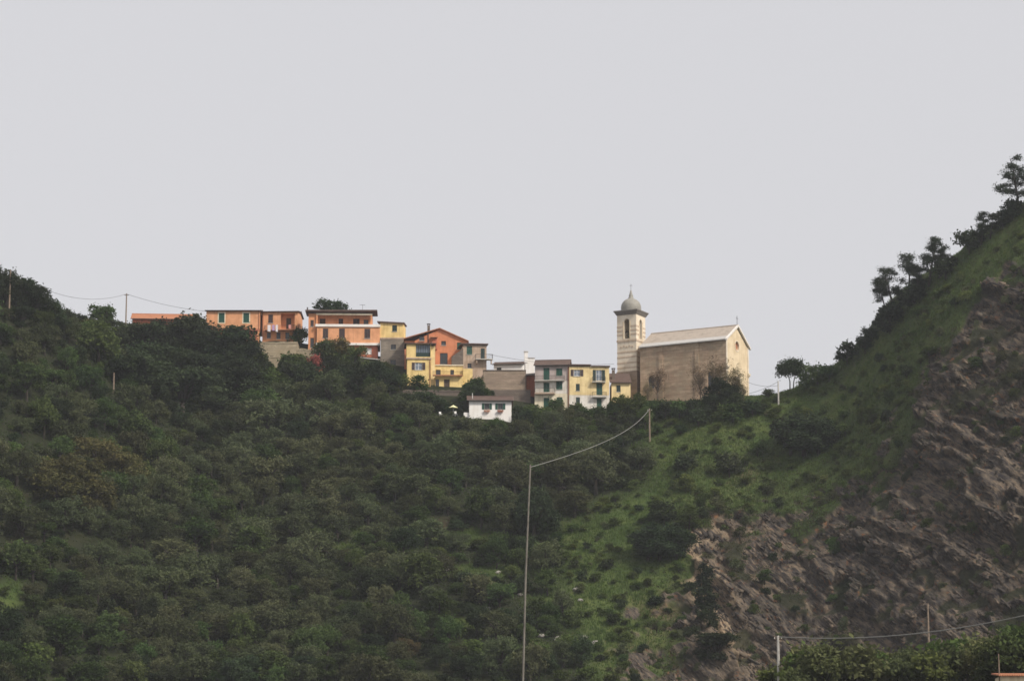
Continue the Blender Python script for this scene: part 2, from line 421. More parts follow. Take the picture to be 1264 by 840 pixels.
def masks(x, y, z):
    px, py = proj(x, y, z)
    vis = (y > 425) & (y < 645)
    w1 = (fbm(x/6, y/6, z/6, seed=11)-.5)*105; w2 = (fbm(x/6, y/6, z/6, seed=17)-.5)*105
    rock = softpoly(px+w1, py+w2, ROCK, 9)*vis
    scree = softpoly(px+w1*.7, py+w2*.7, [(856,728),(820,735),(780,748),(752,800),(762,875),(835,875)], 26)*np.clip((fbm(x/3.5, y/3.5, z/3.5, seed=83)-.46)*7, 0, 1)*vis
    rock = np.maximum(rock, scree)
    tuft = np.clip((fbm(x/4.5, y/4.5, z/4.5, seed=23)-.57)/.05, 0, 1)            # overgrown ledges inside the cliff
    low = np.clip((px-960)/80, 0, 1)*np.clip((1130-px)/60, 0, 1)*np.clip((py-560)/40, 0, 1)*np.clip((740-py)/40, 0, 1)
    rock = rock*(1-tuft*(.7+.3*low))
    grass = np.maximum(softpoly(px+w1*.6, py+w2*.6, GRASS, 26), glade(px+w1*.25, py+w2*.15))*vis
    dirt = (np.exp(-((px-548)/26)**2-((py-650)/9)**2)+np.exp(-((px-925)/26)**2-((py-585)/22)**2)*.8
            +np.exp(-((px-812)/30)**2-((py-755)/26)**2)*.8+np.exp(-((px-782)/26)**2-((py-806)/22)**2)*.6+np.exp(-((px-120)/50)**2-((py-412)/12)**2)*.7+np.exp(-((px-40)/40)**2-((py-640)/30)**2)*.4)*vis*np.clip((fbm(x/3, y/3, z/3, seed=71)-.36)*4.5, 0, 1.3)
    scar = np.clip(1.25*np.exp(-(((px-873)-(py-730)*.45)/24)**2-((py-735)/95)**2)+.7*np.exp(-((px-870)/45)**2-((py-655)/18)**2), 0, 1)*vis
    return rock, grass, np.clip(dirt, 0, 1), np.clip(scar, 0, 1)
# ------------------------------------------------------------------ terrain meshes
def build_terrain():
    def axis(segs):
        out = []
        for a, b, st in segs: out += list(np.arange(a, b, st))
        out.append(segs[-1][1]); return np.array(out)
    xs = axis([(-420, -140, 14), (-140, 150, 1.5), (150, 420, 14)])
    ys = axis([(-60, 420, 8), (420, 640, 1.3), (640, 900, 12)])
    X, Y = np.meshgrid(xs, ys); Z = ground(X, Y)
    rock, grass, dirt, scar = masks(X, Y, Z)
    fine = (X > 20) & (X < 128) & (Y > 442) & (Y < 600)
    edge = np.clip(np.minimum(np.minimum(X-22, 126-X), np.minimum(Y-444, 598-Y))/3, 0, 1)*fine
    Z2 = Z - edge*2.2                                             # lies under the finer cliff sheet there
    nx, ny = len(xs), len(ys)
    idx = np.arange(nx*ny).reshape(ny, nx)
    Q = np.stack([idx[:-1, :-1], idx[:-1, 1:], idx[1:, 1:], idx[1:, :-1]], -1).reshape(-1, 4)
    me = np_mesh('hillside', np.stack([X, Y, Z2], -1).reshape(-1, 3), Q, True)
    def attr(me, *ch):
        a = me.color_attributes.new('zone', 'FLOAT_COLOR', 'POINT')
        a.data.foreach_set('color', np.stack([c.ravel() for c in ch], -1).astype(np.float32).ravel())
    attr(me, rock, grass, dirt, scar)
    tag(link('hillside', me, M['ground']), kind='structure')
    # the finer sheet with the bedded rock
    xs = np.arange(20, 128.01, .29); ys = np.arange(442, 600.01, .25)
    X, Y = np.meshgrid(xs, ys); Z = ground(X, Y)
    rock, grass, dirt, scar = masks(X, Y, Z)
    b = math.radians(54)
    s = X*math.sin(b) + Z*math.cos(b) + (fbm(X/13, Y/13, Z/13, seed=31)-.5)*9        # across the beds
    al = X*math.cos(b) - Z*math.sin(b)
    def ledge(period, seed, amp):
        q = s/period; k = np.floor(q); f = q-k
        h0 = _hash(k, np.floor(al/(period*6)+k*.37), 0*k, seed); h1 = _hash(k+1, np.floor(al/(period*6)+(k+1)*.37), 0*k, seed)
        e = np.clip((f-.86)/.14, 0, 1)
        return amp*((h0*(1-e)+h1*e)-.5)
    D = ledge(13, 39, 3.6) + ledge(6.2, 40, 2.6) + ledge(3.3, 41, 2.2) + ledge(1.7, 42, 1.5) + ledge(.9, 43, .8) + (fbm(X/1.6, Y/1.6, Z/1.6, seed=45)-.5)*.9 + (fbm(X/14, Y/14, Z/14, seed=46)-.5)*6
    gy, gx = np.gradient(Z, ys, xs); ln = np.sqrt(gx**2+gy**2+1)
    k = rock*np.clip(np.minimum(np.minimum(X-20, 128-X), np.minimum(Y-442, 600-Y))/4, 0, 1)
    P = np.stack([X - gx/ln*D*k, Y - gy/ln*D*k, Z + D*k/ln*.6], -1)
    nx, ny = len(xs), len(ys); idx = np.arange(nx*ny).reshape(ny, nx)
    Q = np.stack([idx[:-1, :-1], idx[:-1, 1:], idx[1:, 1:], idx[1:, :-1]], -1).reshape(-1, 4)
    me = np_mesh('cliff', P.reshape(-1, 3), Q, False)
    attr(me, rock, grass, dirt, scar)
    tag(link('cliff', me, M['ground']), kind='structure')
    # loose angular slabs lying along the beds
    rng = np.random.default_rng(5); V = []; Fq = []
    n = 0
    cand = rng.integers(0, nx*ny, 130000); dn = fbm(X/6, Y/6, Z/6, seed=61).ravel()
    Pf = P.reshape(-1, 3); rf = rock.ravel()
    gxf, gyf = gx.ravel(), gy.ravel()
    d0 = Vector((math.cos(b), 0, -math.sin(b)))
    for c in cand:
        if rf[c] < .7 or rng.random() > max(.04, (dn[c]-.46)*5): continue
        nn = Vector((-gxf[c], -gyf[c], 1)).normalized()
        an_ = b + rng.normal(0, .22); dd = Vector((math.cos(an_), 0, -math.sin(an_))); dd.y = -(nn.x*dd.x+nn.z*dd.z)/min(nn.y, -.25); dd.y = max(-1.6, min(1.6, dd.y)); dd.normalize(); ww = nn.cross(dd)
        nn2 = (nn + Vector(rng.normal(0, .25, 3))).normalized()
        k_ = math.exp(rng.normal(-.8, .42)); L = k_*rng.uniform(.6, 1.7); Wd = k_*rng.uniform(.12, .34); T = k_*rng.uniform(.1, .3)
        o = Vector(Pf[c]); i0 = len(V)
        for sx, sy, sz in ((-1,-1,-1),(1,-1,-1),(1,1,-1),(-1,1,-1),(-1,-1,1),(1,-1,1),(1,1,1),(-1,1,1)):
            j = rng.uniform(.65, 1.15, 3)
            V.append(tuple(o + dd*(L*sx*j[0]) + ww*(Wd*sy*j[1]) + nn2*(T*sz*j[2])))
        Fq += [(i0+a, i0+b_, i0+c_, i0+d_) for a, b_, c_, d_ in ((0,3,2,1),(4,5,6,7),(0,1,5,4),(1,2,6,5),(2,3,7,6),(3,0,4,7))]
        n += 1
        if n >= 7500: break
    me = np_mesh('rock_slabs', V, Fq)
    tag(link('rock_slabs', me, M['slab']), 'broken slabs of grey brown shale lying along the beds of the cliff', 'rocks', kind='stuff')

def ground_material():
    t = NT('hillside_ground'); v = t.coord()
    at_ = t.n('ShaderNodeVertexColor', layer_name='zone'); sp = t.n('ShaderNodeSeparateColor', Color=at_.outputs['Color'])
    rock, grass, dirt, scar = sp.outputs[0], sp.outputs[1], sp.outputs[2], at_.outputs['Alpha']
    n1 = t.noise(v, .12, 6); n2 = t.noise(v, .6, 5); n3 = t.noise(v, 2.4, 4)
    soil = t.mix(t.step(n2, .35, .65), (.016, .020, .010), (.028, .031, .015))
    gr = t.mix(t.step(n1, .35, .65), (.048, .078, .021), (.088, .108, .032))
    gr = t.mix(t.step(n2, .5, .7), gr, (.036, .060, .017))
    gr = t.mix(t.math('MULTIPLY', t.step(n3, .55, .72), .6), gr, (.062, .055, .030))
    col = t.mix(grass, soil, gr)
    col = t.mix(t.math('MULTIPLY', dirt, .75), col, t.mix(n2, (.10, .065, .042), (.15, .10, .07)))
    col2, h = strata(t, v, scar)
    col = t.mix(t.step(rock, .25, .6), col, col2)
    return t.finish(col, .95, t.math('ADD', t.math('MULTIPLY', n3, .3), t.math('MULTIPLY', h, rock)), .9, .45, .1)
def strata(t, v, scar=None):
    r = t.mapv(v, rot=(0, -math.radians(54), 0))
    a = t.noise(t.mapv(r, (.34, .12, 1.3)), 1.0, 6, .65); b = t.noise(t.mapv(r, (.7, .25, 3.0)), 1.0, 5, .65)
    c = t.noise(v, .10, 4); d = t.noise(v, .9, 4); e = t.noise(t.mapv(r, (.45, .14, 1.1)), 1.0, 4)
    col = t.ramp(a, [(.34, (.029, .025, .022)), (.46, (.062, .052, .044)), (.55, (.092, .074, .058)), (.66, (.17, .130, .092))])
    col = t.mix(t.step(b, .52, .60), col, (.026, .024, .026))
    col = t.mix(t.math('MULTIPLY', t.step(e, .54, .62), .75), col, (.155, .118, .083))
    col = t.mix(t.math('MULTIPLY', t.step(d, .58, .66), t.step(c, .45, .56)), col, (.17, .072, .034))
    col = t.mix(t.math('MULTIPLY', t.step(c, .52, .7), .45), col, (.040, .042, .022))
    if scar is not None:
        col = t.mix(t.math('MULTIPLY', scar, .85), col, t.mix(t.step(b, .35, .6), (.36, .265, .17), (.21, .16, .11)))
    return col, t.math('ADD', a, t.math('MULTIPLY', b, .6))
M['ground'] = ground_material()
_t = NT('shale_slab'); _v = _t.coord(); _c, _h = strata(_t, _v)
_g = _t.n('ShaderNodeNewGeometry').outputs['Random Per Island']
_c = _t.mix(.55, _c, _t.ramp(_g, [(.0, (.026, .023, .022)), (.5, (.050, .043, .039)), (.78, (.082, .067, .054)), (.93, (.14, .107, .077)), (1.0, (.24, .18, .125))]))
M['slab'] = _t.finish(_c, .9, _h, .4, .1, .15)
build_terrain()
# ------------------------------------------------------------------ buildings
def panel(mb, o, d, nrm, L, z0, z1, ops=(), rev=.22, arch=()):
    """Wall sheet from o along d (2D unit), height z0..z1, with rectangular openings (a0,a1,b0,b1) and reveals running inwards along nrm."""
    P = lambda a, z, r=0.0: (o[0]+d[0]*a+nrm[0]*r, o[1]+d[1]*a+nrm[1]*r, z)
    xs = sorted({0.0, L, *[v for q in ops for v in q[:2]]}); zs = sorted({z0, z1, *[v for q in ops for v in q[2:4]]})
    for i in range(len(xs)-1):
        for j in range(len(zs)-1):
            cx, cz = (xs[i]+xs[i+1])/2, (zs[j]+zs[j+1])/2
            if any(q[0] < cx < q[1] and q[2] < cz < q[3] for q in ops): continue
            mb.quad(P(xs[i], zs[j]), P(xs[i+1], zs[j]), P(xs[i+1], zs[j+1]), P(xs[i], zs[j+1]))
    for k, (a0, a1, b0, b1) in enumerate(ops):
        mb.quad(P(a0, b0), P(a0, b1), P(a0, b1, rev), P(a0, b0, rev)); mb.quad(P(a1, b0), P(a1, b0, rev), P(a1, b1, rev), P(a1, b1))
        mb.quad(P(a0, b1), P(a1, b1), P(a1, b1, rev), P(a0, b1, rev)); mb.quad(P(a0, b0), P(a0, b0, rev), P(a1, b0, rev), P(a1, b0))
        if k in arch:                                  # round head: fill the two upper corners
            R = (a1-a0)/2; cx = (a0+a1)/2; cz = b1-R
            for sgn in (-1, 1):
                pts = [(cx+sgn*R*math.cos(t), cz+R*math.sin(t)) for t in [i*math.pi/2/6 for i in range(7)]]
                for i in range(6):
                    for r in (0.004, rev*.95):
                        mb.add([P(cx+sgn*R, b1, r), P(*pts[i], r), P(*pts[i+1], r)], [(0, 1, 2)])
                    mb.quad(P(*pts[i], 0.004), P(*pts[i+1], 0.004), P(*pts[i+1], rev*.95), P(*pts[i], rev*.95))
class House:
    def __init__(s, name, label, cat, px0, pyb, Y, yaw=0.0, group=None):
        s.px0, s.pyb = px0, pyb; s.P = at(px0, pyb, Y); s.m = mpp(s.P); s.yaw = math.radians(yaw)
        s.root = thing(name, label, cat, s.P, s.yaw, group)
        s.kx = s.m/math.cos(s.yaw); s.kz = s.m/CP
    def X(s, px): return (px-s.px0)*s.kx
    def Z(s, py): return (s.pyb-py)*s.kz
    def wall(s, px0, px1, py0, py1, D, mat, ops=(), y=0.0, found=0.0, gable=None, name='wall', rev=.22, label=None):
        x0, x1, z1, z0 = s.X(px0), s.X(px1), s.Z(py0), s.Z(py1)-found
        mb = MB(); q = [(s.X(a)-x0, s.X(b)-x0, s.Z(d), s.Z(c)) for a, b, c, d in ops]
        panel(mb, (x0, y), (1, 0), (0, 1), x1-x0, z0, z1, q, rev)
        mb.quad((x1, y, z0), (x1, y+D, z0), (x1, y+D, z1), (x1, y, z1)); mb.quad((x0, y+D, z0), (x0, y, z0), (x0, y, z1), (x0, y+D, z1))
        mb.quad((x1, y+D, z0), (x0, y+D, z0), (x0, y+D, z1), (x1, y+D, z1))
        if gable is None: mb.quad((x0, y, z1), (x1, y, z1), (x1, y+D, z1), (x0, y+D, z1))
        elif gable[0] == 'x':
            for x in (x0, x1): mb.add([(x, y, z1), (x, y+D, z1), (x, y+D/2, z1+gable[1])], [(0, 1, 2)])
        elif gable[0] == 'y':
            xa = s.X(gable[2]) if len(gable) > 2 else (x0+x1)/2
            for yy in (y, y+D): mb.add([(x0, yy, z1), (x1, yy, z1), (xa, yy, z1+gable[1])], [(0, 1, 2)])
        o = mb.build(name, mat, s.root)
        if label: o['label'] = label
        return o
    def roof_x(s, px0, px1, py_e, D, rise, mat, over=.45, side=.3, y=0.0, t=.16, name='roof'):     # ridge along the front
        x0, x1, ze = s.X(px0)-side, s.X(px1)+side, s.Z(py_e)
        k = rise/(D/2); yr, zr = y+D/2, ze+rise+.16; z0 = ze-k*over+.16
        mb = MB()
        mb.slab([(x0, y-over, z0), (x1, y-over, z0), (x1, yr, zr), (x0, yr, zr)], t)
        mb.slab([(x0, yr, zr), (x1, yr, zr), (x1, y+D+over, z0), (x0, y+D+over, z0)], t)
        o = mb.build(name, mat, s.root)
        mb = MB(); mb.tube([(x0-.02, yr, zr+.02), (x1+.02, yr, zr+.02)], .13, 6); mb.build('ridge_cap', mat, o)
        mb = MB(); mb.tube([(x0, y-over-.07, z0-.05), (x1, y-over-.07, z0-.05)], .07, 6); mb.build('gutter', M['roofdark'], o)
        return o
    def roof_flat(s, px0, px1, py_top, D, mat, t=.22, over=.35, y=0.0, dz=0.0, name='roof', dzx=0.0):
        x0, x1, z = s.X(px0), s.X(px1), s.Z(py_top)
        mb = MB(); mb.slab([(x0, y-over, z), (x1, y-over, z-dzx), (x1, y+D+over, z+dz-dzx), (x0, y+D+over, z+dz)], t)
        return mb.build(name, mat, s.root)
    def box(s, name, px0, px1, py0, py1, y0, y1, mat, parent=None):
        mb = MB(); mb.box(s.X(px0), s.X(px1), y0, y1, s.Z(py1), s.Z(py0)); return mb.build(name, mat, parent or s.root)
    def shutter(s, par, x0, x1, z0, z1, y, mat):
        mb = MB(); w = min(.07, (x1-x0)*.2)
        mb.box(x0, x0+w, y, y+.05, z0, z1); mb.box(x1-w, x1, y, y+.05, z0, z1)
        mb.box(x0+w, x1-w, y, y+.05, z0, z0+w); mb.box(x0+w, x1-w, y, y+.05, z1-w, z1)
        mb.box(x0+w, x1-w, y+.03, y+.045, z0+w, z1-w)
        n = max(4, int((z1-z0)/.16)); h = (z1-z0-2*w)/n
        for i in range(n):
            z = z0+w+i*h
            mb.add([(x0+w, y+.004, z), (x1-w, y+.004, z), (x1-w, y+.03, z+h*.9), (x0+w, y+.03, z+h*.9)], [(0, 1, 2, 3)])
        return mb.build('shutter', mat, par)
    def win(s, px0, px1, py0, py1, kind='shut', mat=None, y=0.0, surround=None, sill=True, name='window', pane=None, sw=None):
        x0, x1, z1, z0 = s.X(px0), s.X(px1), s.Z(py0), s.Z(py1)
        mb = MB(); f = .07; yy = y+.13
        mb.box(x0, x0+f, yy, yy+.06, z0, z1); mb.box(x1-f, x1, yy, yy+.06, z0, z1); mb.box(x0+f, x1-f, yy, yy+.06, z0, z0+f); mb.box(x0+f, x1-f, yy, yy+.06, z1-f, z1)
        if kind != 'shut':
            xm = (x0+x1)/2; mb.box(xm-.04, xm+.04, yy, yy+.06, z0+f, z1-f)
            if kind != 'door': mb.box(x0+f, x1-f, yy, yy+.05, z0+(z1-z0)*.6, z0+(z1-z0)*.6+.05)
        w = mb.build(name, mat if kind == 'door' else M['frame'] if pane is not None else M['darkwood'], s.root)
        if kind == 'door':
            mb = MB()
            for a, b in ((x0+f, (x0+x1)/2-.045), ((x0+x1)/2+.045, x1-f)):
                mb.box(a, b, yy+.01, yy+.05, z0+f, z1-f)
                mb.box(a+.08, b-.08, yy-.005, yy+.012, z0+(z1-z0)*.1+f, z0+(z1-z0)*.42); mb.box(a+.08, b-.08, yy-.005, yy+.012, z0+(z1-z0)*.5, z1-f-.12)
            mb.build('door_panel', mat, w)
        elif kind == 'shut':
            xm = (x0+x1)/2
            s.shutter(w, x0+.01, xm-.01, z0+.01, z1-.01, y+.04, mat); s.shutter(w, xm+.01, x1-.01, z0+.01, z1-.01, y+.04, mat)
        else:
            mb = MB(); mb.box(x0+f*.5, x1-f*.5, yy+.035, yy+.05, z0+f*.5, z1-f*.5); mb.build('pane', pane or M['glass'], w)
            if kind == 'open':
                ww = sw or (x1-x0)/2
                s.shutter(w, x0-ww-.02, x0-.02, z0, z1, y-.06, mat); s.shutter(w, x1+.02, x1+ww+.02, z0, z1, y-.06, mat)
        if surround:
            mb = MB(); b = .2
            mb.box(x0-b, x0, y-.03, y+.02, z0-b, z1+b); mb.box(x1, x1+b, y-.03, y+.02, z0-b, z1+b); mb.box(x0, x1, y-.03, y+.02, z1, z1+b); mb.box(x0, x1, y-.03, y+.02, z0-b, z0)
            mb.build('surround', surround, w)
        elif sill:
            mb = MB(); mb.box(x0-.1, x1+.1, y-.1, y+.1, z0-.09, z0-.005); mb.build('sill', M['concrete'], w)
        return w
    def balcony(s, px0, px1, py, depth, rail=1.0, t=.18, mat=None, solid=None, y=0.0):
        x0, x1, z = s.X(px0), s.X(px1), s.Z(py)
        mb = MB(); mb.box(x0, x1, y-depth, y+.02, z-t, z)
        o = mb.build('balcony', mat or M['concrete'], s.root)
        mb = MB()
        if solid:
            mb.box(x0, x1, y-depth, y-depth+.12, z+.002, z+rail); mb.box(x0, x0+.12, y-depth+.12, y-.01, z+.002, z+rail); mb.box(x1-.12, x1, y-depth+.12, y-.01, z+.002, z+rail)
            mb.build('parapet', solid, o)
        else:
            mb.box(x0, x1, y-depth, y-depth+.05, z+rail-.05, z+rail); mb.box(x0, x0+.05, y-depth+.05, y, z+rail-.05, z+rail); mb.box(x1-.05, x1, y-depth+.05, y, z+rail-.05, z+rail)
            n = max(3, int((x1-x0)/.14))
            for i in range(n+1):
                x = x0+.01+(x1-x0-.05)*i/n; mb.box(x, x+.025, y-depth+.01, y-depth+.035, z+.001, z+rail-.05)
            for i in range(1, int(depth/.14)):
                for xx in (x0+.01, x1-.035): mb.box(xx, xx+.025, y-depth+i*.14, y-depth+i*.14+.025, z+.001, z+rail-.05)
            mb.build('railing', M['iron'], o)
        return o
    def chimney(s, px0, px1, py0, py1, y, mat, cap=True):
        o = s.box('chimney', px0, px1, py0, py1, y, y+s.X(px1)-s.X(px0)+.1, mat)
        if cap:
            mb = MB(); x0, x1, z = s.X(px0), s.X(px1), s.Z(py0)
            mb.box(x0-.1, x1+.1, y-.1, y+x1-x0+.2, z+.28, z+.38)
            for a in (x0, x1-.1):
                for b in (y, y+x1-x0): mb.box(a, a+.1, b, b+.1, z, z+.28)
            mb.build('chimney_cap', M['roofdark'], o)
        return o
    def pipe(s, px, py0, py1, y=-.12, r=.07, mat=None):
        mb = MB(); mb.tube([(s.X(px), y, s.Z(py1)), (s.X(px), y, s.Z(py0))], r, 6); return mb.build('downpipe', mat or M['terracotta'], s.root)

def aerial(px, py0, py1, Y, label):
    P = at(px, py1, Y); h = (py1-py0)*mpp(P)
    r = thing('tv_aerial', label, 'aerial', P, .4)
    mb = MB(); mb.tube([(0, 0, -.3), (0, 0, h)], .03, 5); mb.build('mast', M['iron'], r)
    mb = MB(); mb.tube([(-.6, 0, h*.9), (.6, 0, h*.9)], .02, 4)
    for i in range(6): mb.tube([(-.55+i*.22, -.35, h*.9+.03), (-.55+i*.22, .35, h*.9+.03)], .018, 4)
    mb.build('antenna_bars', M['iron'], r)

# --- house behind the oaks, only its terracotta roof shows
h = House('farmhouse', 'low farmhouse with long terracotta roof showing above the dark oaks', 'house', 163, 424, 634, 4)
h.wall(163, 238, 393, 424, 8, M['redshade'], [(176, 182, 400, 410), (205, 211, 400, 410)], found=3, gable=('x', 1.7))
h.win(176, 182, 400, 410, 'shut', M['brown']); h.win(205, 211, 400, 410, 'shut', M['brown'])
h.roof_x(163, 238, 393, 8, 1.7, M['roofred'], .5, .45); h.chimney(212, 216, 384, 390, 4.6, M['redshade'])
# --- orange house with cream window surrounds
h = House('orange_house', 'orange two-storey house with cream framed green windows beside the dark oaks', 'house', 254, 426, 622, 0)
ops = [(269.3, 276.5, 386, 398), (299.7, 307, 386, 398)]
h.wall(254, 320, 383.5, 406.5, 8, M['orange'], ops, gable=('x', .7))
for q in ops: h.win(*q, 'shut', M['green'], surround=M['cream'])
ops = [(300, 306, 410, 416), (284, 290, 410, 420)]
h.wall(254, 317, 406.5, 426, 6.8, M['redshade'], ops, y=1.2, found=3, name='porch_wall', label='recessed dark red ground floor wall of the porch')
h.win(*ops[0], 'glass', y=1.2); h.win(*ops[1], 'door', M['darkwood'], y=1.2)
for px in (318.6,): h.box('porch_pillar', px-1.2, px+1.2, 406.7, 428, .05, .45, M['orange_b'])
h.box('porch_beam', 254, 320, 405.5, 407.6, -.05, .4, M['redshade'])
h.roof_x(254, 320, 383.5, 8, .7, M['roof'], .4, .35); h.pipe(319.2, 384, 406, -.1)
# --- orange house with balcony recess
h = House('orange_house', 'orange house with washing on its recessed balcony above the rubble wall', 'house', 323.5, 423, 623, -3)
ops = [(330.6, 336.5, 388, 398.5), (346, 363.5, 387, 406.5)]
h.wall(323.5, 367.5, 385, 408, 8, M['orange'], ops, gable=('x', .6), rev=1.6)
h.win(*ops[0], 'shut', M['brown'])
mb = MB(); mb.quad((h.X(346), 1.6, h.Z(406.5)), (h.X(363.5), 1.6, h.Z(406.5)), (h.X(363.5), 1.6, h.Z(387)), (h.X(346), 1.6, h.Z(387))); mb.build('recess_wall', M['orange_b'], h.root)
h.win(352, 358, 391, 406, 'door', M['darkwood'], y=1.42)
ops = [(329, 334, 410, 417), (341, 346, 410, 418), (352, 357, 410, 418)]
h.wall(323.5, 367.5, 408, 423, 7.8, M['orange_b'], ops, y=.25, found=3)
for q in ops: h.win(*q, 'glass', y=.25)
h.balcony(327, 366, 407.5, 1.1, .9, mat=M['terracotta'])
h.roof_x(323.5, 367.5, 385, 8, .6, M['roof'], .4, .3); h.pipe(324.5, 386, 421, -.1)
bx = h
P0 = h.root.matrix_basis
for px, w, hh, mt, lb in ((331, 3.6, 8, 'clothw', 'white sheet hung over the balcony rail of the orange house'), (336.5, 3.2, 7, 'clothp', 'lilac towel hung over the balcony rail of the orange house'),
                          (341, 2.6, 8.5, 'clothw', 'narrow white towel beside the lilac one on the balcony rail'), (357, 3, 5, 'clothr', 'pink cloth at the far end of the balcony rail')):
    x0, x1 = bx.X(px), bx.X(px+w); z1 = bx.Z(407.5)+.95; z0 = z1-hh*bx.kz
    mb = MB(); n = 7
    vs = []; fs = []
    for i in range(n):
        x = x0+(x1-x0)*i/(n-1); yy = -1.16+.05*math.sin(i*2.1)
        vs += [(x, yy, z0+.05*math.sin(i)), (x, yy*.5-.58, z1), (x, -1.0, z1-.3)]
    for i in range(n-1):
        a = 3*i; fs += [(a, a+3, a+4, a+1), (a+1, a+4, a+5, a+2)]
    mb.add(vs, fs)
    o = mb.build('hanging_cloth', M[mt]); o.location = bx.P; o.rotation_euler = (0, 0, bx.yaw)
    sm = o.modifiers.new('thickness', 'SOLIDIFY'); sm.thickness = .02
    tag(o, lb, 'laundry', 'washing on the balcony')
# --- big orange house with two terraces
h = House('orange_house', 'big orange house with white terrace parapet and brown shutters', 'house', 380, 445, 616, 2)
ops = [(393.6, 400.7, 390, 402), (417, 422.5, 390, 402), (435, 443, 390, 402), (448, 454, 391, 402)]
h.wall(389.5, 459, 386, 402, 7, M['orange'], ops, y=2.4, name='upper_wall')
h.win(*ops[0], 'door', M['darkwood'], y=2.4)
h.win(*ops[1], 'shut', M['brown'], y=2.4); h.win(*ops[2], 'shut', M['brown'], y=2.4); h.win(*ops[3], 'glass', y=2.4)
h.wall(380, 389.3, 386, 445, 9, M['orange_b'], [(382.5, 386.5, 394, 402), (382.5, 387, 416, 428)], y=.6, found=2, name='stair_wing')
h.win(382.5, 386.5, 394, 402, 'shut', M['brown'], y=.6); h.win(382.5, 387, 416, 428, 'glass', y=.6)
h.roof_flat(376, 465, 382.3, 9.5, M['roof'], .3, .4, y=.1, dz=.9, dzx=-.1)
h.box('terrace_beam', 389.5, 459, 386, 387.8, .2, .5, M['cream'])
for px in (390.5, 457.8): h.box('terrace_post', px-.9, px+.9, 388.2, 401, .22, .48, M['orange_b'])
ops = [(398, 404.6, 405, 417), (418, 425.2, 405, 417), (449.3, 456.5, 405, 417)]
h.wall(390.5, 468.5, 402.6, 424, 9, M['orange'], ops, name='lower_wall')
for q in ops: h.win(*q, 'shut', M['brown'])
h.box('parapet_band', 388.8, 469, 399.8, 402.9, -.25, 0.15, M['whiteband'])
h.box('floor_band', 390, 469.2, 422.8, 425.6, -.3, .1, M['whiteband'])
ops = [(451, 458.5, 428.5, 436), (404, 409, 430, 438)]
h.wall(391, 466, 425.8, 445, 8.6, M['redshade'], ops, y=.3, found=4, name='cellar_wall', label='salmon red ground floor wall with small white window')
h.win(*ops[0], 'glass', y=.3, pane=M['frame']); h.win(*ops[1], 'glass', y=.3)
h.roof_flat(445, 469, 443, 2.0, M['palemetal'], .1, .1, y=-2.2, dz=.5, dzx=.4, name='lean_to_roof')
for px in (446.5, 467): h.box('lean_to_post', px-.5, px+.5, 444, 450, -2.1, -1.95, M['wood'])
h.chimney(377.4, 379, 376.5, 383, 2.0, M['roofdark'], False)
aerial(447.5, 375.5, 383, 620, 'small tv aerial on the roof of the big orange house')
# --- yellow house on top of the grey stone house
h = House('yellow_house', 'plain yellow upper house rising over the grey stone house', 'house', 468, 418, 617, -2)
h.wall(468.9, 498, 398, 418, 7, M['yellow'], [(484, 490, 401.3, 409)])
h.win(484, 490, 401.3, 409, 'shut', M['dgreen'])
h.roof_flat(465.5, 499.3, 396.4, 7, M['roof'], .25, .4, dz=.8, dzx=.35)
h.box('string_course', 468.6, 498.6, 416.6, 418.4, -.2, .2, M['pinkgrey'])
h = House('stone_house', 'grey fieldstone house beneath the plain yellow one', 'house', 469.5, 458, 615, -2)
ops = [(482, 488.6, 425, 431.3), (481.5, 488.6, 444, 452)]
h.wall(469.5, 500.5, 418.6, 458, 8, M['fieldstone'], ops, found=4)
for q in ops: h.win(*q, 'glass')
for a, b in ((472.5, 476), (485.5, 489)): h.box('white_box', a, b, 452.6, 455.2, -.35, -.05, M['whiteband'])
# --- coral gabled house
h = House('coral_house', 'coral red house with low front gable above the yellow terrace house', 'house', 511.5, 455, 612, 0)
ops = [(517.5, 523.7, 416, 422.5), (544.5, 550.3, 416.7, 426), (543, 552.5, 435.5, 449.5), (564, 570, 422.5, 431)]
h.wall(511.5, 577, 420.5, 455, 10, M['coral'], [q for q in ops if q[2] > 420.6]+[(544.5, 550.3, 420.7, 426)], found=2, gable=('y', h.Z(405.8)-h.Z(420.5), 542.5))
h.win(544.5, 550.3, 420.7, 426, 'glass'); h.win(*ops[2], 'glass'); h.win(*ops[3], 'shut', M['green'])
w = h.win(517.5, 523.7, 415.5, 420.3, 'glass', y=-.2); 
mb = MB(); x0, xa, x1 = h.X(498), h.X(542.5), h.X(578.5); zr = h.Z(405.8)+.2; zl, zr2 = h.Z(417.5), h.Z(420.6)
mb.slab([(x0, -.45, zl), (xa, -.45, zr), (xa, 10.4, zr), (x0, 10.4, zl)], .18); mb.slab([(xa, -.45, zr), (x1, -.45, zr2), (x1, 10.4, zr2), (xa, 10.4, zr)], .18)
mb.build('roof', M['roofred'], h.root)
h.wall(499, 511.4, 419.5, 455, 9, M['coral'], [], y=.8, found=2, name='side_wing')
h.chimney(527, 530.2, 400, 408, 1.2, M['darkstone']); h.pipe(528.4, 409, 424, -.1, .09, M['darkwood'])
mb = MB(); mb.slab([(h.X(531.5), -1.3, h.Z(417)), (h.X(540.5), -1.3, h.Z(417)), (h.X(540.5), .02, h.Z(415)), (h.X(531.5), .02, h.Z(415))], .12); mb.build('canopy', M['roofred'], h.root)
h.box('bay_wall', 533.5, 539.5, 418.3, 431.5, -.8, .02, M['redshade'])
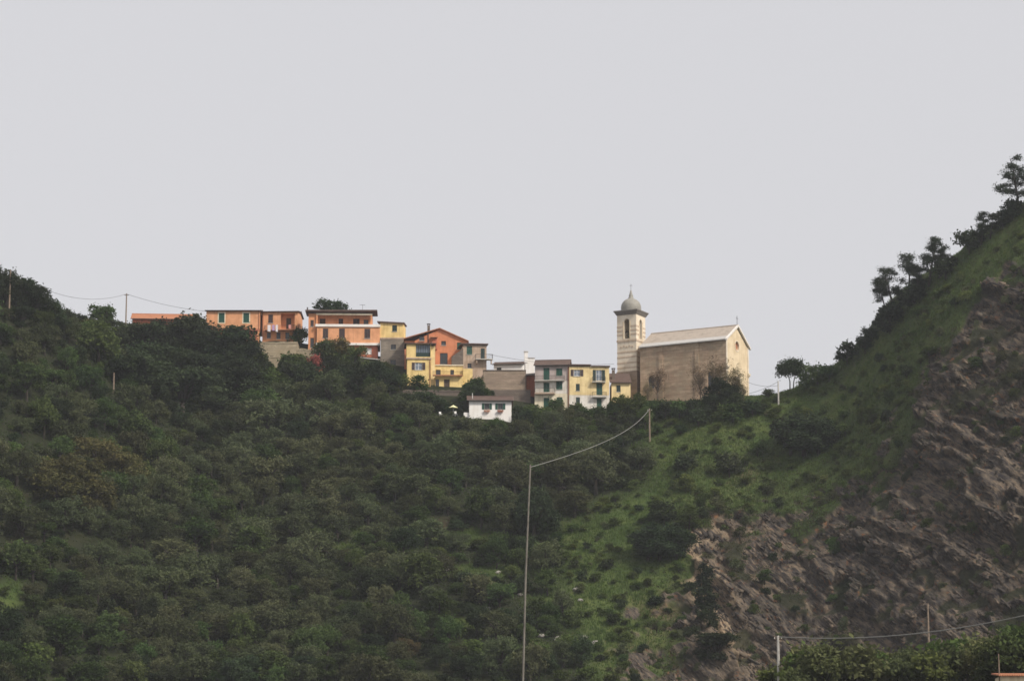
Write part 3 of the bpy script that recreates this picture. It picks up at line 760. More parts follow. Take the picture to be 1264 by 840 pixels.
# --- pink grey house with balcony
h = House('weathered_house', 'weathered pink grey house with green shutters and a corner balcony', 'house', 570, 460, 607, 6)
ops = [(576, 582.7, 426.6, 437.2), (593.3, 598.3, 429.3, 442.3), (577, 582, 448, 454)]
h.wall(571.5, 600.5, 425.5, 460, 7, M['pinkgrey'], ops, found=3)
h.win(*ops[0], 'shut', M['green']); h.win(*ops[1], 'shut', M['dgreen'], sill=False); h.win(*ops[2], 'glass')
h.roof_flat(568.5, 602.5, 423.6, 7, M['roof'], .22, .45, dz=.5)
h.balcony(586.5, 607.5, 443.2, 1.3, 1.0)
for px in (588, 606): h.box('bracket', px-.5, px+.5, 444.6, 449, -1.1, 0, M['pinkgrey'])
mb = MB()
for i in range(10): mb.box(h.X(557)+i*h.kx*1.4, h.X(557)+(i+1)*h.kx*1.4, -1.2, -.1, h.Z(452), h.Z(441)+i*.18)
mb.build('outside_stair', M['darkstone'], h.root)
# --- yellow terrace house
h = House('yellow_house', 'bright yellow house with glazed loggia and terrace wing', 'house', 502, 481, 603.5, 3)
ops = [(513, 531, 424.6, 440)]
h.wall(501.5, 531.8, 424.2, 442, 8, M['yellow'], ops, rev=.6, name='upper_wall')
mb = MB(); mb.box(h.X(513), h.X(531), .35, .42, h.Z(440), h.Z(434.5)); lo = mb.build('loggia', M['dgreen'], h.root)
mb = MB()
for i in range(7):
    x = h.X(513)+(h.X(531)-h.X(513)-.09)*i/6; mb.box(x, x+.09, .33, .43, h.Z(434.4), h.Z(424.8))
mb.build('loggia_frame', M['dgreen'], lo)
mb = MB(); mb.box(h.X(513.2), h.X(530.8), .44, .47, h.Z(434.4), h.Z(424.8)); mb.build('pane', M['bglass'], lo)
h.wall(531.9, 537, 425.5, 481, 7, M['paleyellow'], [], y=.9, found=2, name='side_wing')
ops = [(512, 521, 447, 456)]
h.wall(502.3, 531.4, 442.2, 481, 8, M['yellow'], ops, y=.12, found=2, name='lower_wall')
h.win(*ops[0], 'open', M['brown'], y=.12, pane=M['bglass'], sw=.62)
h.box('string_course', 501, 532.2, 441.2, 442.8, -.1, .2, M['pinkgrey'])
h.roof_flat(499, 538, 423.2, 8, M['roof'], .2, .4, dz=.5)
h.pipe(530.5, 443, 480, 0.02)
ops = [(538, 544, 454, 460.5), (556, 560.5, 454, 460.5)]
h.wall(537.1, 571.5, 449, 463, 5, M['yellow'], ops, y=1.6, name='terrace_wall'); [h.win(*q, 'glass', y=1.6) for q in ops]
h.box('terrace_cap', 536.5, 572.4, 447.9, 449.1, 1.4, 2.0, M['cream'])
ops = [(537.5, 542, 467, 476), (548, 555, 467.2, 480.5)]
h.wall(537.1, 571.5, 463.6, 481, 6.5, M['yellow'], ops, y=.35, found=2, name='ground_wall'); h.win(*ops[0], 'glass', y=.35); h.win(*ops[1], 'door', M['darkwood'], y=.35)
h.balcony(534, 570.5, 462.4, .9, .75, mat=M['terracotta'], y=.35)
h.wall(571.6, 583.5, 453, 464.5, .4, M['yellow'], [], y=1.0, found=2, name='garden_wall')
# --- walls around it
def retaining(name, label, px0, px1, py0, py1, Y, mat, D=1.0, yaw=0, found=2.0, cap=None):
    h = House(name, label, 'wall', px0, py1, Y, yaw)
    rng = random.Random(px0); mb = MB(); n = max(6, int((px1-px0)/4)); x0, x1 = 0, h.X(px1); zt = h.Z(py0)
    top = [zt+rng.uniform(-.18, .12) for _ in range(n+1)]
    poly = [(x0, -found), (x1, -found)]+[(x0+(x1-x0)*i/n, top[i]) for i in range(n, -1, -1)]
    mb.prism(poly, 0, D); mb.build('masonry', mat, h.root)
    mb = MB(); mb.prism([(x0-.05, zt-.25)]+[(x1+.05, zt-.25)]+[(x0+(x1-x0)*i/n, top[i]+.14) for i in range(n, -1, -1)], -.08, D+.08)
    mb.build('coping', cap or mat, h.root); return h
retaining('retaining_wall', 'brown stone retaining wall under the bright yellow house', 497, 571, 482, 507, 600.2, M['darkstone'], 1.5)
retaining('retaining_wall', 'pale rubble retaining wall under the orange house with washing', 320, 367, 422.5, 441, 613.2, M['rubble'], 7.5)
retaining('rubble_pier', 'crumbling rubble pier below the pale retaining wall', 331, 346, 440, 465, 609, M['rubble'], 3.5)
retaining('garden_wall', 'low stone garden wall beside the stair of the big orange house', 367.3, 391, 431, 446, 611, M['rubble'], .8)
h = House('masonry_house', 'windowless beige masonry building above the white cottage', 'building', 595, 512, 602, 0)
h.wall(596.5, 649, 457.6, 481, 8, M['beige'], [], name='upper_wall'); h.wall(595.5, 655, 481.2, 512, 8.3, M['darkstone'], [], y=-.3, found=4, name='lower_wall')
h.box('coping', 596, 649.4, 456.4, 457.5, -.1, 8.1, M['darkstone'])
h = House('white_house', 'long low white house behind the windowless beige building', 'house', 608, 458, 616, -8)
h.wall(609.5, 645, 450, 458, 7, M['white'], [(613, 619, 453.5, 457.3)], found=3, gable=('x', .9)); h.win(613, 619, 453.5, 457.3, 'glass')
h.roof_x(609.5, 645, 450, 7, .9, M['roof'], .4, .35)
h = House('white_turret', 'narrow white stair turret behind the grey three-storey house', 'building', 647, 460, 609, 5)
h.wall(648.5, 660, 441.5, 460, 2.2, M['white'], [], found=6); h.box('stack', 647.3, 651.5, 434.5, 447, -.15, .55, M['white']); h.box('stack_cap', 646.8, 652, 433.2, 434.4, -.25, .65, M['concrete'])
h.roof_flat(648, 660.5, 441, 2.2, M['palemetal'], .12, .15, dz=.1)
h = House('red_shed', 'small red walled shed between the beige building and grey house', 'shed', 649, 474, 606, 0)
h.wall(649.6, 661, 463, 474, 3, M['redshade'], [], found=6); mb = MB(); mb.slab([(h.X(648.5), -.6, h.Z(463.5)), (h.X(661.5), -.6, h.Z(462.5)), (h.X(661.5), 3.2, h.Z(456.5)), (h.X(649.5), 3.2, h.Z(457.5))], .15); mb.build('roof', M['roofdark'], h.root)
# --- white cottage
h = House('white_cottage', 'small white cottage with green shutters and flower boxes', 'house', 579, 519, 588, 2)
ops = [(598, 604, 497.4, 505), (614.6, 620.6, 497.4, 505)]
h.wall(579.3, 631.3, 494, 519, 6.5, M['white'], ops, found=3, gable=('x', 1.25))
for q in ops: h.win(*q, 'open', M['green'], sw=.5)
h.roof_x(579.3, 631.3, 494, 6.5, 1.25, M['roof'], .5, .5)
h.pipe(583.2, 484, 494, 1.0, .06, M['frame'])
h.wall(572.5, 579.2, 508.5, 519, 2.5, M['white'], [], y=.4, found=2, name='porch_wall')
cot = h
for (a, b, c, d), mt, lb in ((ops[0], 'L_fl_o', 'flower box with orange and white flowers under a cottage window'), (ops[1], 'L_fl_r', 'flower box with red flowers under a cottage window')):
    r = thing('flower_box', lb, 'flower box', h.root.matrix_basis @ Vector((0, 0, 0)) if False else h.P + Matrix.Rotation(h.yaw, 3, 'Z') @ Vector((h.X((a+b)/2), -.28, h.Z(506.5))), h.yaw, 'flower boxes of the cottage')
    mb = MB(); mb.box(-.6, .6, -.14, .14, -.22, 0); mb.build('box', M['terracotta'], r)
    rng = np.random.default_rng(int(a)); n = 150
    C = np.stack([rng.uniform(-.62, .62, n), rng.normal(-.1, .12, n), rng.normal(-.12, .2, n)], -1); C[:, 2] = np.where(np.abs(C[:, 0]) > .45, C[:, 2]*.6, C[:, 2]-.2*rng.random(n))
    A = rng.normal(0, 1, (n, 3)); A /= np.linalg.norm(A, axis=1)[:, None]; B = np.cross(A, rng.normal(0, 1, (n, 3))); B /= np.linalg.norm(B, axis=1)[:, None]
    V = np.stack([C+A*.07, C+B*.05, C-A*.07, C-B*.05], 1).reshape(-1, 3)
    link('flowers', np_mesh('flowers', V, np.arange(4*n).reshape(-1, 4)), M[mt], r)
# --- grey and cream three storey house
h = House('tall_house', 'grey and cream three-storey house with green shutters and two long balconies', 'house', 660, 508, 600, -5)
L = [(671, 678.4, 454, 470), (671, 678.4, 472.3, 484), (671, 678.4, 491, 504)]
R = [(686.6, 694.3, 455, 464.3), (686.6, 694.3, 471, 481), (687, 694.3, 490.5, 504)]
h.wall(660.5, 702, 450.8, 470.4, 8, M['lilac'], [L[0], R[0]], gable=('x', 1.6), name='top_wall')
h.wall(660.3, 702.2, 470.6, 486, 8.1, M['dirtywhite'], [L[1], R[1]], y=-.05, name='middle_wall'); h.wall(660, 702.3, 486.2, 508, 8.2, M['cream'], [L[2], R[2]], y=-.1, found=4, name='bottom_wall')
for i, yy in enumerate((0, -.05, -.1)):
    h.win(*L[i], 'shut', M['green'], y=yy, sill=False); h.win(*R[i], 'shut', M['green'], y=yy)
h.balcony(660.3, 697, 470, 1.0, .95); h.balcony(660.5, 685, 485.4, 1.0, .95, t=.3, mat=M['pinkgrey'], y=-.05)
h.roof_x(660.5, 702, 450.8, 8, 1.6, M['roof'], .5, .3); h.pipe(701.6, 452, 507, -.2)
# --- long yellow and white house
h = House('long_house', 'pale yellow house with white ground floor next to the three-storey house', 'house', 703, 514, 599, 3)
ops = [(708.5, 716.5, 456, 464), (711, 715.8, 473.4, 482), (736, 743.4, 456, 469.6), (736.4, 743.8, 472.3, 487)]
h.wall(703, 752.4, 452, 487.2, 8, M['paleyellow'], ops)
h.win(*ops[0], 'open', M['brown'], pane=M['bglass'], sw=.62); h.win(*ops[1], 'shut', M['dgreen']); h.win(*ops[2], 'open', M['dgreen'], pane=M['bglass'], sw=.62, sill=False); h.win(*ops[3], 'shut', M['green'], sill=False)
ops = [(711, 716, 490, 499), (736.8, 742.8, 491.5, 507)]
h.wall(702.8, 752.5, 487.4, 514, 8.1, M['dirtywhite'], ops, y=-.04, found=4, name='ground_wall', label='stained white ground floor wall')
h.win(*ops[0], 'shut', M['dgreen'], y=-.04); h.win(*ops[1], 'shut', M['green'], y=-.04, sill=False)
h.balcony(731, 747.5, 471, .9, .95); h.balcony(731, 748.5, 489.5, .9, .95, y=-.04)
h.roof_flat(701.8, 730, 449.6, 8, M['roof'], .22, .4, dz=.7); h.roof_flat(730.1, 753.5, 451, 8, M['roof'], .2, .35, dz=.6)
# --- small yellow house by the church
h = House('small_yellow_house', 'small pale yellow house with brown lean-to roof against the church', 'house', 754.5, 495, 600, 2)
h.wall(755, 778.4, 472, 495, 5.5, M['paleyellow'], [(761, 766.2, 475.3, 483.2)], found=3); h.win(761, 766.2, 475.3, 483.2, 'shut', M['dgreen'])
mb = MB(); mb.slab([(h.X(752.8), -.5, h.Z(471.6)), (h.X(779.6), -.5, h.Z(471.6)), (h.X(779.6), 5.4, h.Z(459)+.7), (h.X(752.8), 5.4, h.Z(459)+.7)], .2); mb.build('roof', M['roof'], h.root)
h.chimney(756.3, 759.8, 455, 469, 1.2, M['darkstone'])
# ------------------------------------------------------------------ church
TH = math.radians(28)
U = Vector((math.cos(TH), -math.sin(TH), 0)); N = Vector((math.sin(TH), math.cos(TH), 0))
C0 = at(790.5, 493.5, 604)
ch = thing('church', 'long brown stone church with pale gabled front on the ridge', 'church', C0, -TH)
def cz(py, a, b):                            # height above the church floor of a photo row at plan spot (a, b)
    w = C0 + U*a + N*b; return at(632, py, w.y).z - C0.z
def cw(a, b, z): return C0 + U*a + N*b + Vector((0, 0, z))
LN = 19.0
for _ in range(20):
    q = cw(LN, 0, 10); LN += (896-proj(*q)[0])*.08
WN = 9.0
for _ in range(20):
    q = cw(LN, WN, 9); WN += (923.5-proj(*q)[0])*.08
ZE = (cz(428.5, 0, 0)+cz(417.5, LN, 0))/2; ZR = cz(403, LN, WN/2)
def side(a): return a                         # side wall runs along local x at y = 0
mb = MB()
def apx(px, z=6): # local x on the side wall for a pixel column
    a = 8.0
    for _ in range(30): a += (px-proj(*cw(a, 0, z))[0])*.1
    return a
wx1, wx2 = apx(803.6), apx(877)
ops = [(wx1-.7, wx1+.7, cz(479, wx1, 0), cz(463.5, wx1, 0)), (wx2-.7, wx2+.7, cz(477, wx2, 0), cz(458, wx2, 0))]
panel(mb, (0, 0), (1, 0), (0, 1), LN, -6, ZE, ops, .35, arch=(0, 1))
mb.quad((0, WN, -6), (0, 0, -6), (0, 0, ZE), (0, WN, ZE)); mb.quad((LN, WN, -6), (0, WN, -6), (0, WN, ZE), (LN, WN, ZE))
mb.add([(0, 0, ZE), (0, WN, ZE), (0, WN/2, ZR-.2)], [(0, 1, 2)])
mb.build('side_wall', M['church'], ch)
for (a, b, c, d) in ops:
    mb = MB(); mb.box(a, b, .3, .34, c, d); w = mb.build('window', M['glass'], ch)
    mb = MB(); mb.box((a+b)/2-.03, (a+b)/2+.03, .26, .297, c, d)
    for k in range(1, 5): mb.box(a, b, .265, .295, c+(d-c)*k/5-.02, c+(d-c)*k/5+.02)
    mb.build('window_bars', M['iron'], w)
# front: gable wall with round window, door and mouldings
cy = WN*.5; rzc = cz(427, LN, cy); RW = .98
mb = MB()
seg = 24
prof = [(0, ZE), (WN, ZE)]
panel(mb, (LN, 0), (0, 1), (-1, 0), WN, -6, rzc-RW-.3, [(cy-1.0, cy+1.0, -.2, 3.4)], .4)
box = [(0, rzc-RW-.3), (WN, rzc-RW-.3), (WN, ZE), (cy, ZR-.15), (0, ZE)]
ring = [(cy+RW*math.cos(2*math.pi*i/seg), rzc+RW*math.sin(2*math.pi*i/seg)) for i in range(seg)]
def outer(an):                                # where a ray from the round window leaves the wall outline
    dx, dz = math.cos(an), math.sin(an); best = 1e9
    for i in range(len(box)):
        (x1, z1), (x2, z2) = box[i], box[(i+1) % len(box)]
        ex, ez = x2-x1, z2-z1; den = dx*ez-dz*ex
        if abs(den) < 1e-9: continue
        t = ((x1-cy)*ez-(z1-rzc)*ex)/den; u = ((x1-cy)*dz-(z1-rzc)*dx)/den
        if t > 0 and -1e-6 <= u <= 1+1e-6: best = min(best, t)
    return (cy+dx*best, rzc+dz*best)
angs = sorted({2*math.pi*i/seg for i in range(seg)} | {math.atan2(z-rzc, x-cy) % (2*math.pi) for x, z in box})
for i in range(len(angs)):
    a, b = angs[i], angs[(i+1) % len(angs)]
    pa, pb = (cy+RW*math.cos(a), rzc+RW*math.sin(a)), (cy+RW*math.cos(b), rzc+RW*math.sin(b)); oa, ob = outer(a), outer(b)
    mb.quad((LN, *pa), (LN, *oa), (LN, *ob), (LN, *pb)); mb.quad((LN, *pa), (LN, *pb), (LN-.4, *pb), (LN-.4, *pa))
mb.build('front_wall', M['facade'], ch)
mb = MB(); mb.add([(LN-.35, cy, rzc)]+[(LN-.35, *p) for p in ring], [(0, i+1, (i+1) % seg+1) for i in range(seg)]); rwn = mb.build('round_window', M['terracotta'], ch)
mb = MB()
for i in range(seg):
    a, b = 2*math.pi*i/seg, 2*math.pi*(i+1)/seg
    q = lambda r, t, x: (LN+x, cy+r*math.cos(t), rzc+r*math.sin(t))
    mb.quad(q(RW, a, .07), q(RW+.22, a, .07), q(RW+.22, b, .07), q(RW, b, .07)); mb.quad(q(RW+.22, a, .07), q(RW+.22, a, -.02), q(RW+.22, b, -.02), q(RW+.22, b, .07)); mb.quad(q(RW, a, .07), q(RW, b, .07), q(RW, b, -.1), q(RW, a, -.1))
mb.build('window_ring', M['tower'], rwn)
mb = MB(); mb.box(LN-.36, LN-.3, cy-1, cy+1, -.2, 3.4); d = mb.build('door', M['darkwood'], ch)
mb = MB(); mb.box(LN+.003, LN+.16, cy-1.3, cy-1.0, -.2, 3.7); mb.box(LN+.003, LN+.16, cy+1.0, cy+1.3, -.2, 3.7); mb.box(LN+.003, LN+.3, cy-1.6, cy+1.6, 3.72, 4.1); mb.build('door_surround', M['tower'], d)
for a, b in ((.0, .55), (WN-.55, WN)):
    mb = MB(); mb.box(LN+.003, LN+.14, a, b, -6, ZE-.1); p = mb.build('pilaster', M['tower'], ch)
    mb = MB(); mb.box(LN+.002, LN+.42, a-.12, b+.25, 5.3, 5.75); mb.box(LN+.002, LN+.3, a-.08, b+.15, 5.0, 5.29); mb.build('capital', M['tower'], p)
for px in (816, 860.5):
    a = apx(px); mb = MB(); mb.box(a-.45, a+.45, -.16, .01, -6, ZE-.15); mb.build('buttress_strip', M['church'], ch)
mb = MB(); mb.box(-.02, LN+.15, -.22, .02, ZE-.32, ZE-.02); mb.build('eave_cornice', M['band'], ch)
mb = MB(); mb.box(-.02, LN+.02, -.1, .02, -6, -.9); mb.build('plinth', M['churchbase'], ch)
# roof: tiles over a pale lower strip, pale verges on the front
k = (ZR-ZE)/(WN/2); ov = .55; E = .08; xa, xb = -.1, LN+.35
def rp(x, y): return (x, y, (ZE+k*y if y <= WN/2 else ZE+k*(WN-y))+E+.2)
s1 = .85
mb = MB(); mb.slab([rp(xa, s1), rp(xb, s1), rp(xb, WN/2), rp(xa, WN/2)], .2); mb.slab([rp(xa, WN/2), rp(xb, WN/2), rp(xb, WN+ov), rp(xa, WN+ov)], .2)
rf = mb.build('roof', M['rooftan'], ch)
mb = MB(); mb.slab([rp(xa, -ov), rp(xb, -ov), rp(xb, s1-.01), rp(xa, s1-.01)], .2); mb.build('pale_roof_edge', M['palemetal'], rf)
mb = MB()
for ya, yb in ((-ov-.05, WN/2), (WN/2, WN+ov+.05)):
    A_, B_ = rp(xb+.03, ya), rp(xb+.03, yb); up = .1
    mb.slab([(xb-.25, A_[1], A_[2]+up), (xb+.12, A_[1], A_[2]+up), (xb+.12, B_[1], B_[2]+up), (xb-.25, B_[1], B_[2]+up)], .42)
mb.build('verge', M['whiteband'], rf)
mb = MB(); mb.tube([(xa, WN/2, ZR+.32), (xb, WN/2, ZR+.32)], .14, 6); mb.build('ridge_cap', M['rooftan'], rf)
mb = MB(); z = ZR+.3; mb.tube([(LN+.1, WN/2, z), (LN+.1, WN/2, z+2.0)], .05, 5); mb.tube([(LN+.1, WN/2-.5, z+1.45), (LN+.1, WN/2+.5, z+1.45)], .05, 5); mb.build('cross', M['iron'], rf)
# ------------------------------------------------------------------ bell tower
S = 4.5
def solve_u(px, b, z):
    a = -2.0
    for _ in range(40): a += (px-proj(*cw(a, b, z))[0])*.1
    return a
TB = .9                                        # set back from the nave wall
TA = solve_u(785.3, TB, 16)                    # plan position of the near corner
T0 = cw(TA, TB, 0)
tw = thing('bell_tower', 'cream and brown banded bell tower with grey dome beside the church', 'bell tower', T0, -TH)
def tz(py): return at(632, py, T0.y).z - T0.z   # tower local: x from -S to 0, y from 0 to S
zc = tz(386.5); z_base = tz(457)
o0, o1 = tz(416.5), tz(392)
def four(mb, z0, z1, ops=(), arch=(), rev=.6, g=0.0):
    s = S+2*g
    panel(mb, (-S-g, -g), (1, 0), (0, 1), s, z0, z1, ops, rev, arch); panel(mb, (g, -g), (0, 1), (-1, 0), s, z0, z1, ops, rev, arch)
    panel(mb, (g, S+g), (-1, 0), (0, -1), s, z0, z1, ops, rev, arch); panel(mb, (-S-g, S+g), (0, -1), (1, 0), s, z0, z1, ops, rev, arch)
mb = MB(); four(mb, z_base, zc, [(S*.36, S*.64, o0, o1)], (0,)); mb.quad((-S, 0, zc), (0, 0, zc), (0, S, zc), (-S, S, zc)); mb.quad((-S+.6, .6, o0-.2), (-.6, .6, o0-.2), (-.6, S-.6, o0-.2), (-S+.6, S-.6, o0-.2)); mb.build('shaft', M['tower'], tw)
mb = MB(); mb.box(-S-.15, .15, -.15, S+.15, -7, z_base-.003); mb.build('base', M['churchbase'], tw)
def ringband(py0, py1, g, mat, name='band', gap=None):
    z0, z1 = tz(py1), tz(py0); mb = MB()
    o = [(-S-g, -g), (g, -g), (g, S+g), (-S-g, S+g)]; q = [(-S+.02, .02), (-.02, .02), (-.02, S-.02), (-S+.02, S-.02)]
    mb.add([(x, y, z) for z in (z0, z1) for x, y in o+q], [(i, (i+1) % 4, 8+(i+1) % 4, 8+i) for i in range(4)]+[(8+i, 8+(i+1) % 4, 12+(i+1) % 4, 12+i) for i in range(4)]+[(i, 4+i, 4+(i+1) % 4, (i+1) % 4) for i in range(4)])
    return mb.build(name, mat, tw)
for py in (400.5, 405.5, 410.5):
    z0, z1 = tz(py+2.1), tz(py)
    for (ux, uy), (nx_, ny_), (ox, oy) in (((1, 0), (0, -1), (-S, 0)), ((0, 1), (1, 0), (0, 0)), ((-1, 0), (0, 1), (0, S)), ((0, -1), (-1, 0), (-S, S))):
        for a, b in ((-.04, S*.36-.28), (S*.64+.28, S+.04)):
            mb = MB(); p_, q_ = (ox+ux*a, oy+uy*a), (ox+ux*b+nx_*.04, oy+uy*b+ny_*.04)
            mb.box(min(p_[0], q_[0]), max(p_[0], q_[0]), min(p_[1], q_[1]), max(p_[1], q_[1]), z0, z1); mb.build('band', M['band'], tw)
ringband(417.8, 420.2, .1, M['band'], 'sill_course')
for py in (432.2, 438.3, 445.5, 451.5): ringband(py, py+1.9, .04, M['band'])
z0, z1 = tz(430), tz(423)
for ax in range(2):                              # carved panel on the two sides that show
    mb = MB()
    for i in range(5):
        c = -S*.5+(i-2)*S*.15; zz = (z0+z1)/2+(.1 if i % 2 else -.08)
        if ax == 0: mb.box(c-.2, c+.2, -.06, 0, zz-.17, zz+.17)
        else: mb.box(0, .06, -c-.2, -c+.2, zz-.17, zz+.17)
    mb.build('carving', M['band'], tw)
for ax in range(2):                              # brown quoins round the openings
    mb = MB(); z0, z1 = tz(416.5), tz(395)
    for sx in (-1, 1):
        c = -S/2+sx*(S*.14+.14)
        if ax == 0: mb.box(c-.12, c+.12, -.05, 0, z0, z1)
        else: mb.box(0, .05, -c-.12, -c+.12, z0, z1)
    mb.build('opening_surround', M['facade'], tw)
mb = MB(); zt = tz(382.8); g0, g1 = .10, .52
a = [(-S-g0, -g0, zc-.1), (g0, -g0, zc-.1), (g0, S+g0, zc-.1), (-S-g0, S+g0, zc-.1), (-S-g1, -g1, zt), (g1, -g1, zt), (g1, S+g1, zt), (-S-g1, S+g1, zt)]
mb.add(a, [(0, 3, 2, 1), (0, 1, 5, 4), (1, 2, 6, 5), (2, 3, 7, 6), (3, 0, 4, 7)])
mb.slab([(-S-g1-.06, -g1-.06, zt+.22), (g1+.06, -g1-.06, zt+.22), (g1+.06, S+g1+.06, zt+.22), (-S-g1-.06, S+g1+.06, zt+.22)], .216)
mb.build('cornice', M['corn'], tw)
zb, zd = zt+.21, tz(364.5); H = zd-zb; r = 2.16
mb = MB(); prof = [(r*.98, zb-.02), (r*.98, zb+.12*H), (r*1.0, zb+.2*H), (r*1.0, zb+.32*H)]+[(r*math.cos(t), zb+.32*H+.68*H*math.sin(t)) for t in [i*math.pi/2/8 for i in range(1, 8)]]+[(.22, zd)]
mb.lathe(prof, 24, (-S/2, S/2)); dm = mb.build('dome', M['dome'], tw, smooth=True)
z5 = tz(354); mb = MB(); mb.lathe([(.62, zd-.2), (.62, zd+.1), (.42, zd+.25), (.5, zd+.5), (.32, zd+.95), (.16, z5-.2), (.01, z5+.05)], 10, (-S/2, S/2)); mb.build('finial', M['dome'], dm, smooth=True)
mb = MB(); mb.tube([(-S/2, S/2, z5-.1), (-S/2, S/2, z5+1.3)], .035, 5); mb.tube([(-S/2-.35, S/2, z5+.95), (-S/2+.35, S/2, z5+.95)], .035, 5); mb.build('cross', M['iron'], dm)
bl = thing('church_bell', 'bronze bell hanging in the arched belfry opening', 'bell', T0 + U*(-S/2) + N*(S*.3) + Vector((0, 0, o0+.5)), -TH)
mb = MB(); mb.lathe([(.62, 0), (.55, .12), (.42, .45), (.36, .8), (.22, 1.0), (.02, 1.05)], 16); mb.build('bell_body', M['bronze'], bl, smooth=True)
mb = MB(); mb.box(-1.9, 1.9, -.1, .1, 1.06, 1.28); mb.build('yoke', M['darkwood'], bl)
# ------------------------------------------------------------------ small things near the village
P = hit(559.5, 513); PARASOL = P.copy(); r = thing('parasol', 'open pale yellow parasol on the slope beside the white cottage', 'parasol', P)
zt = at(559.5, 499.5, P.y).z-P.z; mb = MB(); ri = .95
mb.add([(0, 0, zt)]+[(ri*math.cos(i*math.pi/4), ri*math.sin(i*math.pi/4), zt-.55-.06*(i % 2)) for i in range(8)]+[(0, 0, zt-.08)]+[(ri*.97*math.cos(i*math.pi/4), ri*.97*math.sin(i*math.pi/4), zt-.62-.06*(i % 2)) for i in range(8)],
       [(0, i+1, (i+1) % 8+1) for i in range(8)]+[(9, 10+(i+1) % 8, 10+i) for i in range(8)]+[(i+1, 10+i, 10+(i+1) % 8, (i+1) % 8+1) for i in range(8)])
mb.build('canopy', M['parasol'], r); mb = MB(); mb.tube([(0, 0, -.3), (0, 0, zt-.1)], .04, 6); mb.build('pole', M['frame'], r)
for dx, lb in ((.55, 'white garden chair under the yellow parasol'), (-2.6, 'white garden chair away from the parasol')):
    q = P + Vector((dx, -.4, 0)); q.z = gz(q.x, q.y); c = thing('garden_chair', lb, 'chair', q, .5)
    mb = MB(); mb.box(-.25, .25, -.25, .25, .42, .48); mb.build('seat', M['frame'], c)
    mb = MB(); mb.box(-.25, .25, .2, .26, .5, 1.0); mb.build('backrest', M['frame'], c)
    for sx in (-.22, .18):
        for sy in (-.22, .18): mb = MB(); mb.box(sx, sx+.05, sy, sy+.05, -.1, .42); mb.build('leg', M['frame'], c)
# ------------------------------------------------------------------ vegetation
def leaves(rng, C, size, up=.25, asp=.55):
    n = len(C); A = rng.normal(0, 1, (n, 3)); A[:, 2] *= .7; A /= np.linalg.norm(A, axis=1)[:, None]
    T = rng.normal(0, 1, (n, 3)); T[:, 2] += up*3
    B = np.cross(A, T); B /= np.maximum(np.linalg.norm(B, axis=1), 1e-6)[:, None]
    s = (size*rng.uniform(.6, 1.35, n))[:, None]
    return np.stack([C+A*s, C+B*s*asp, C-A*s, C-B*s*asp], 1).reshape(-1, 3)
def lobe_points(rng, lobes, n, clump=.34, nclump=26):
    ar = np.array([l[3]*l[5] for l in lobes]); cnt = np.maximum(30, (n*ar/ar.sum()).astype(int)); out = []
    for l, k in zip(lobes, cnt):
        c = np.array(l[:3]); r = np.array(l[3:6])
        u = rng.normal(0, 1, (nclump, 3)); u /= np.linalg.norm(u, axis=1)[:, None]; u[:, 2] = np.where(u[:, 2] < -.45, -u[:, 2], u[:, 2])
        cc = c + u*r*rng.uniform(.62, .98, (nclump, 1)); cr = clump*r.min()*rng.uniform(.6, 1.25, nclump)
        w = rng.integers(0, nclump, k)
        d = rng.normal(0, 1, (k, 3)); d /= np.linalg.norm(d, axis=1)[:, None]
        out.append(cc[w] + d*(cr[w]*rng.uniform(.35, 1.0, k)**.5)[:, None]*np.array([1, 1, .8]))
    P = np.concatenate(out); f = rng.random(len(P)) < .3
    P[f] += rng.normal(0, .055*max(l[5] for l in lobes)+.2, (f.sum(), 3))
    return P
def leafmesh(name, V): return np_mesh(name, V, np.arange(len(V)).reshape(-1, 4))
def trunkmesh(name, rng, h, r, ends, lean=(0, 0), fork=.35):
    mb = MB(); p0 = Vector((0, 0, -.8)); pf = Vector((lean[0]*.4, lean[1]*.4, h*fork))
    mb.tube([p0, (pf*.5 + Vector((rng.normal(0, .08), rng.normal(0, .08), 0))), pf], [r*1.35, r*1.05, r*.9], 7)
    for e in ends:
        e = Vector(e); mid = pf.lerp(e, .5) + Vector((rng.normal(0, .15), rng.normal(0, .15), .1*h*rng.random()))
        mb.tube([pf - Vector((0, 0, .1)), mid, e], [r*.7, r*.45, r*.15], 5)
    return mb.mesh(name, True)
PROTO = {}; SPARSE = {}
def proto(key, cat, i, crown_me, crown_mat, trunk_me, trunk_mat=None):
    r = bpy.data.objects.new(NAMES[key], None); r.empty_display_size = .3; r['category'] = cat
    PROTO.setdefault(key, []).append((r, crown_me, crown_mat, trunk_me, trunk_mat or M['bark']))
NAMES = {'olive': 'olive_tree', 'oak': 'evergreen_oak', 'mid': 'broadleaf_tree', 'rust': 'rusty_tree', 'shrub': 'shrub', 'lshrub': 'light_green_shrub', 'pine': 'pine_tree', 'round': 'round_tree',
         'twig': 'bare_tree', 'cone': 'conifer', 'red': 'flowering_shrub', 'oshrub': 'low_shrub'}
CATS = {'shrub': 'shrub', 'lshrub': 'shrub', 'red': 'shrub', 'oshrub': 'shrub'}
def crown_lobes(rng, h, w, n, base=.4, flat=.8):
    out = [(0, 0, h*.66, w*.34, w*.34, h*.30)]
    for i in range(n):
        a = 2*math.pi*(i+rng.uniform(-.3, .3))/n; rr = w*.5*rng.uniform(.45, .72); s = w*rng.uniform(.17, .28)
        out.append((rr*math.cos(a), rr*math.sin(a), h*rng.uniform(base+.1, .82), s, s, s*flat*rng.uniform(.8, 1.2)))
    return out
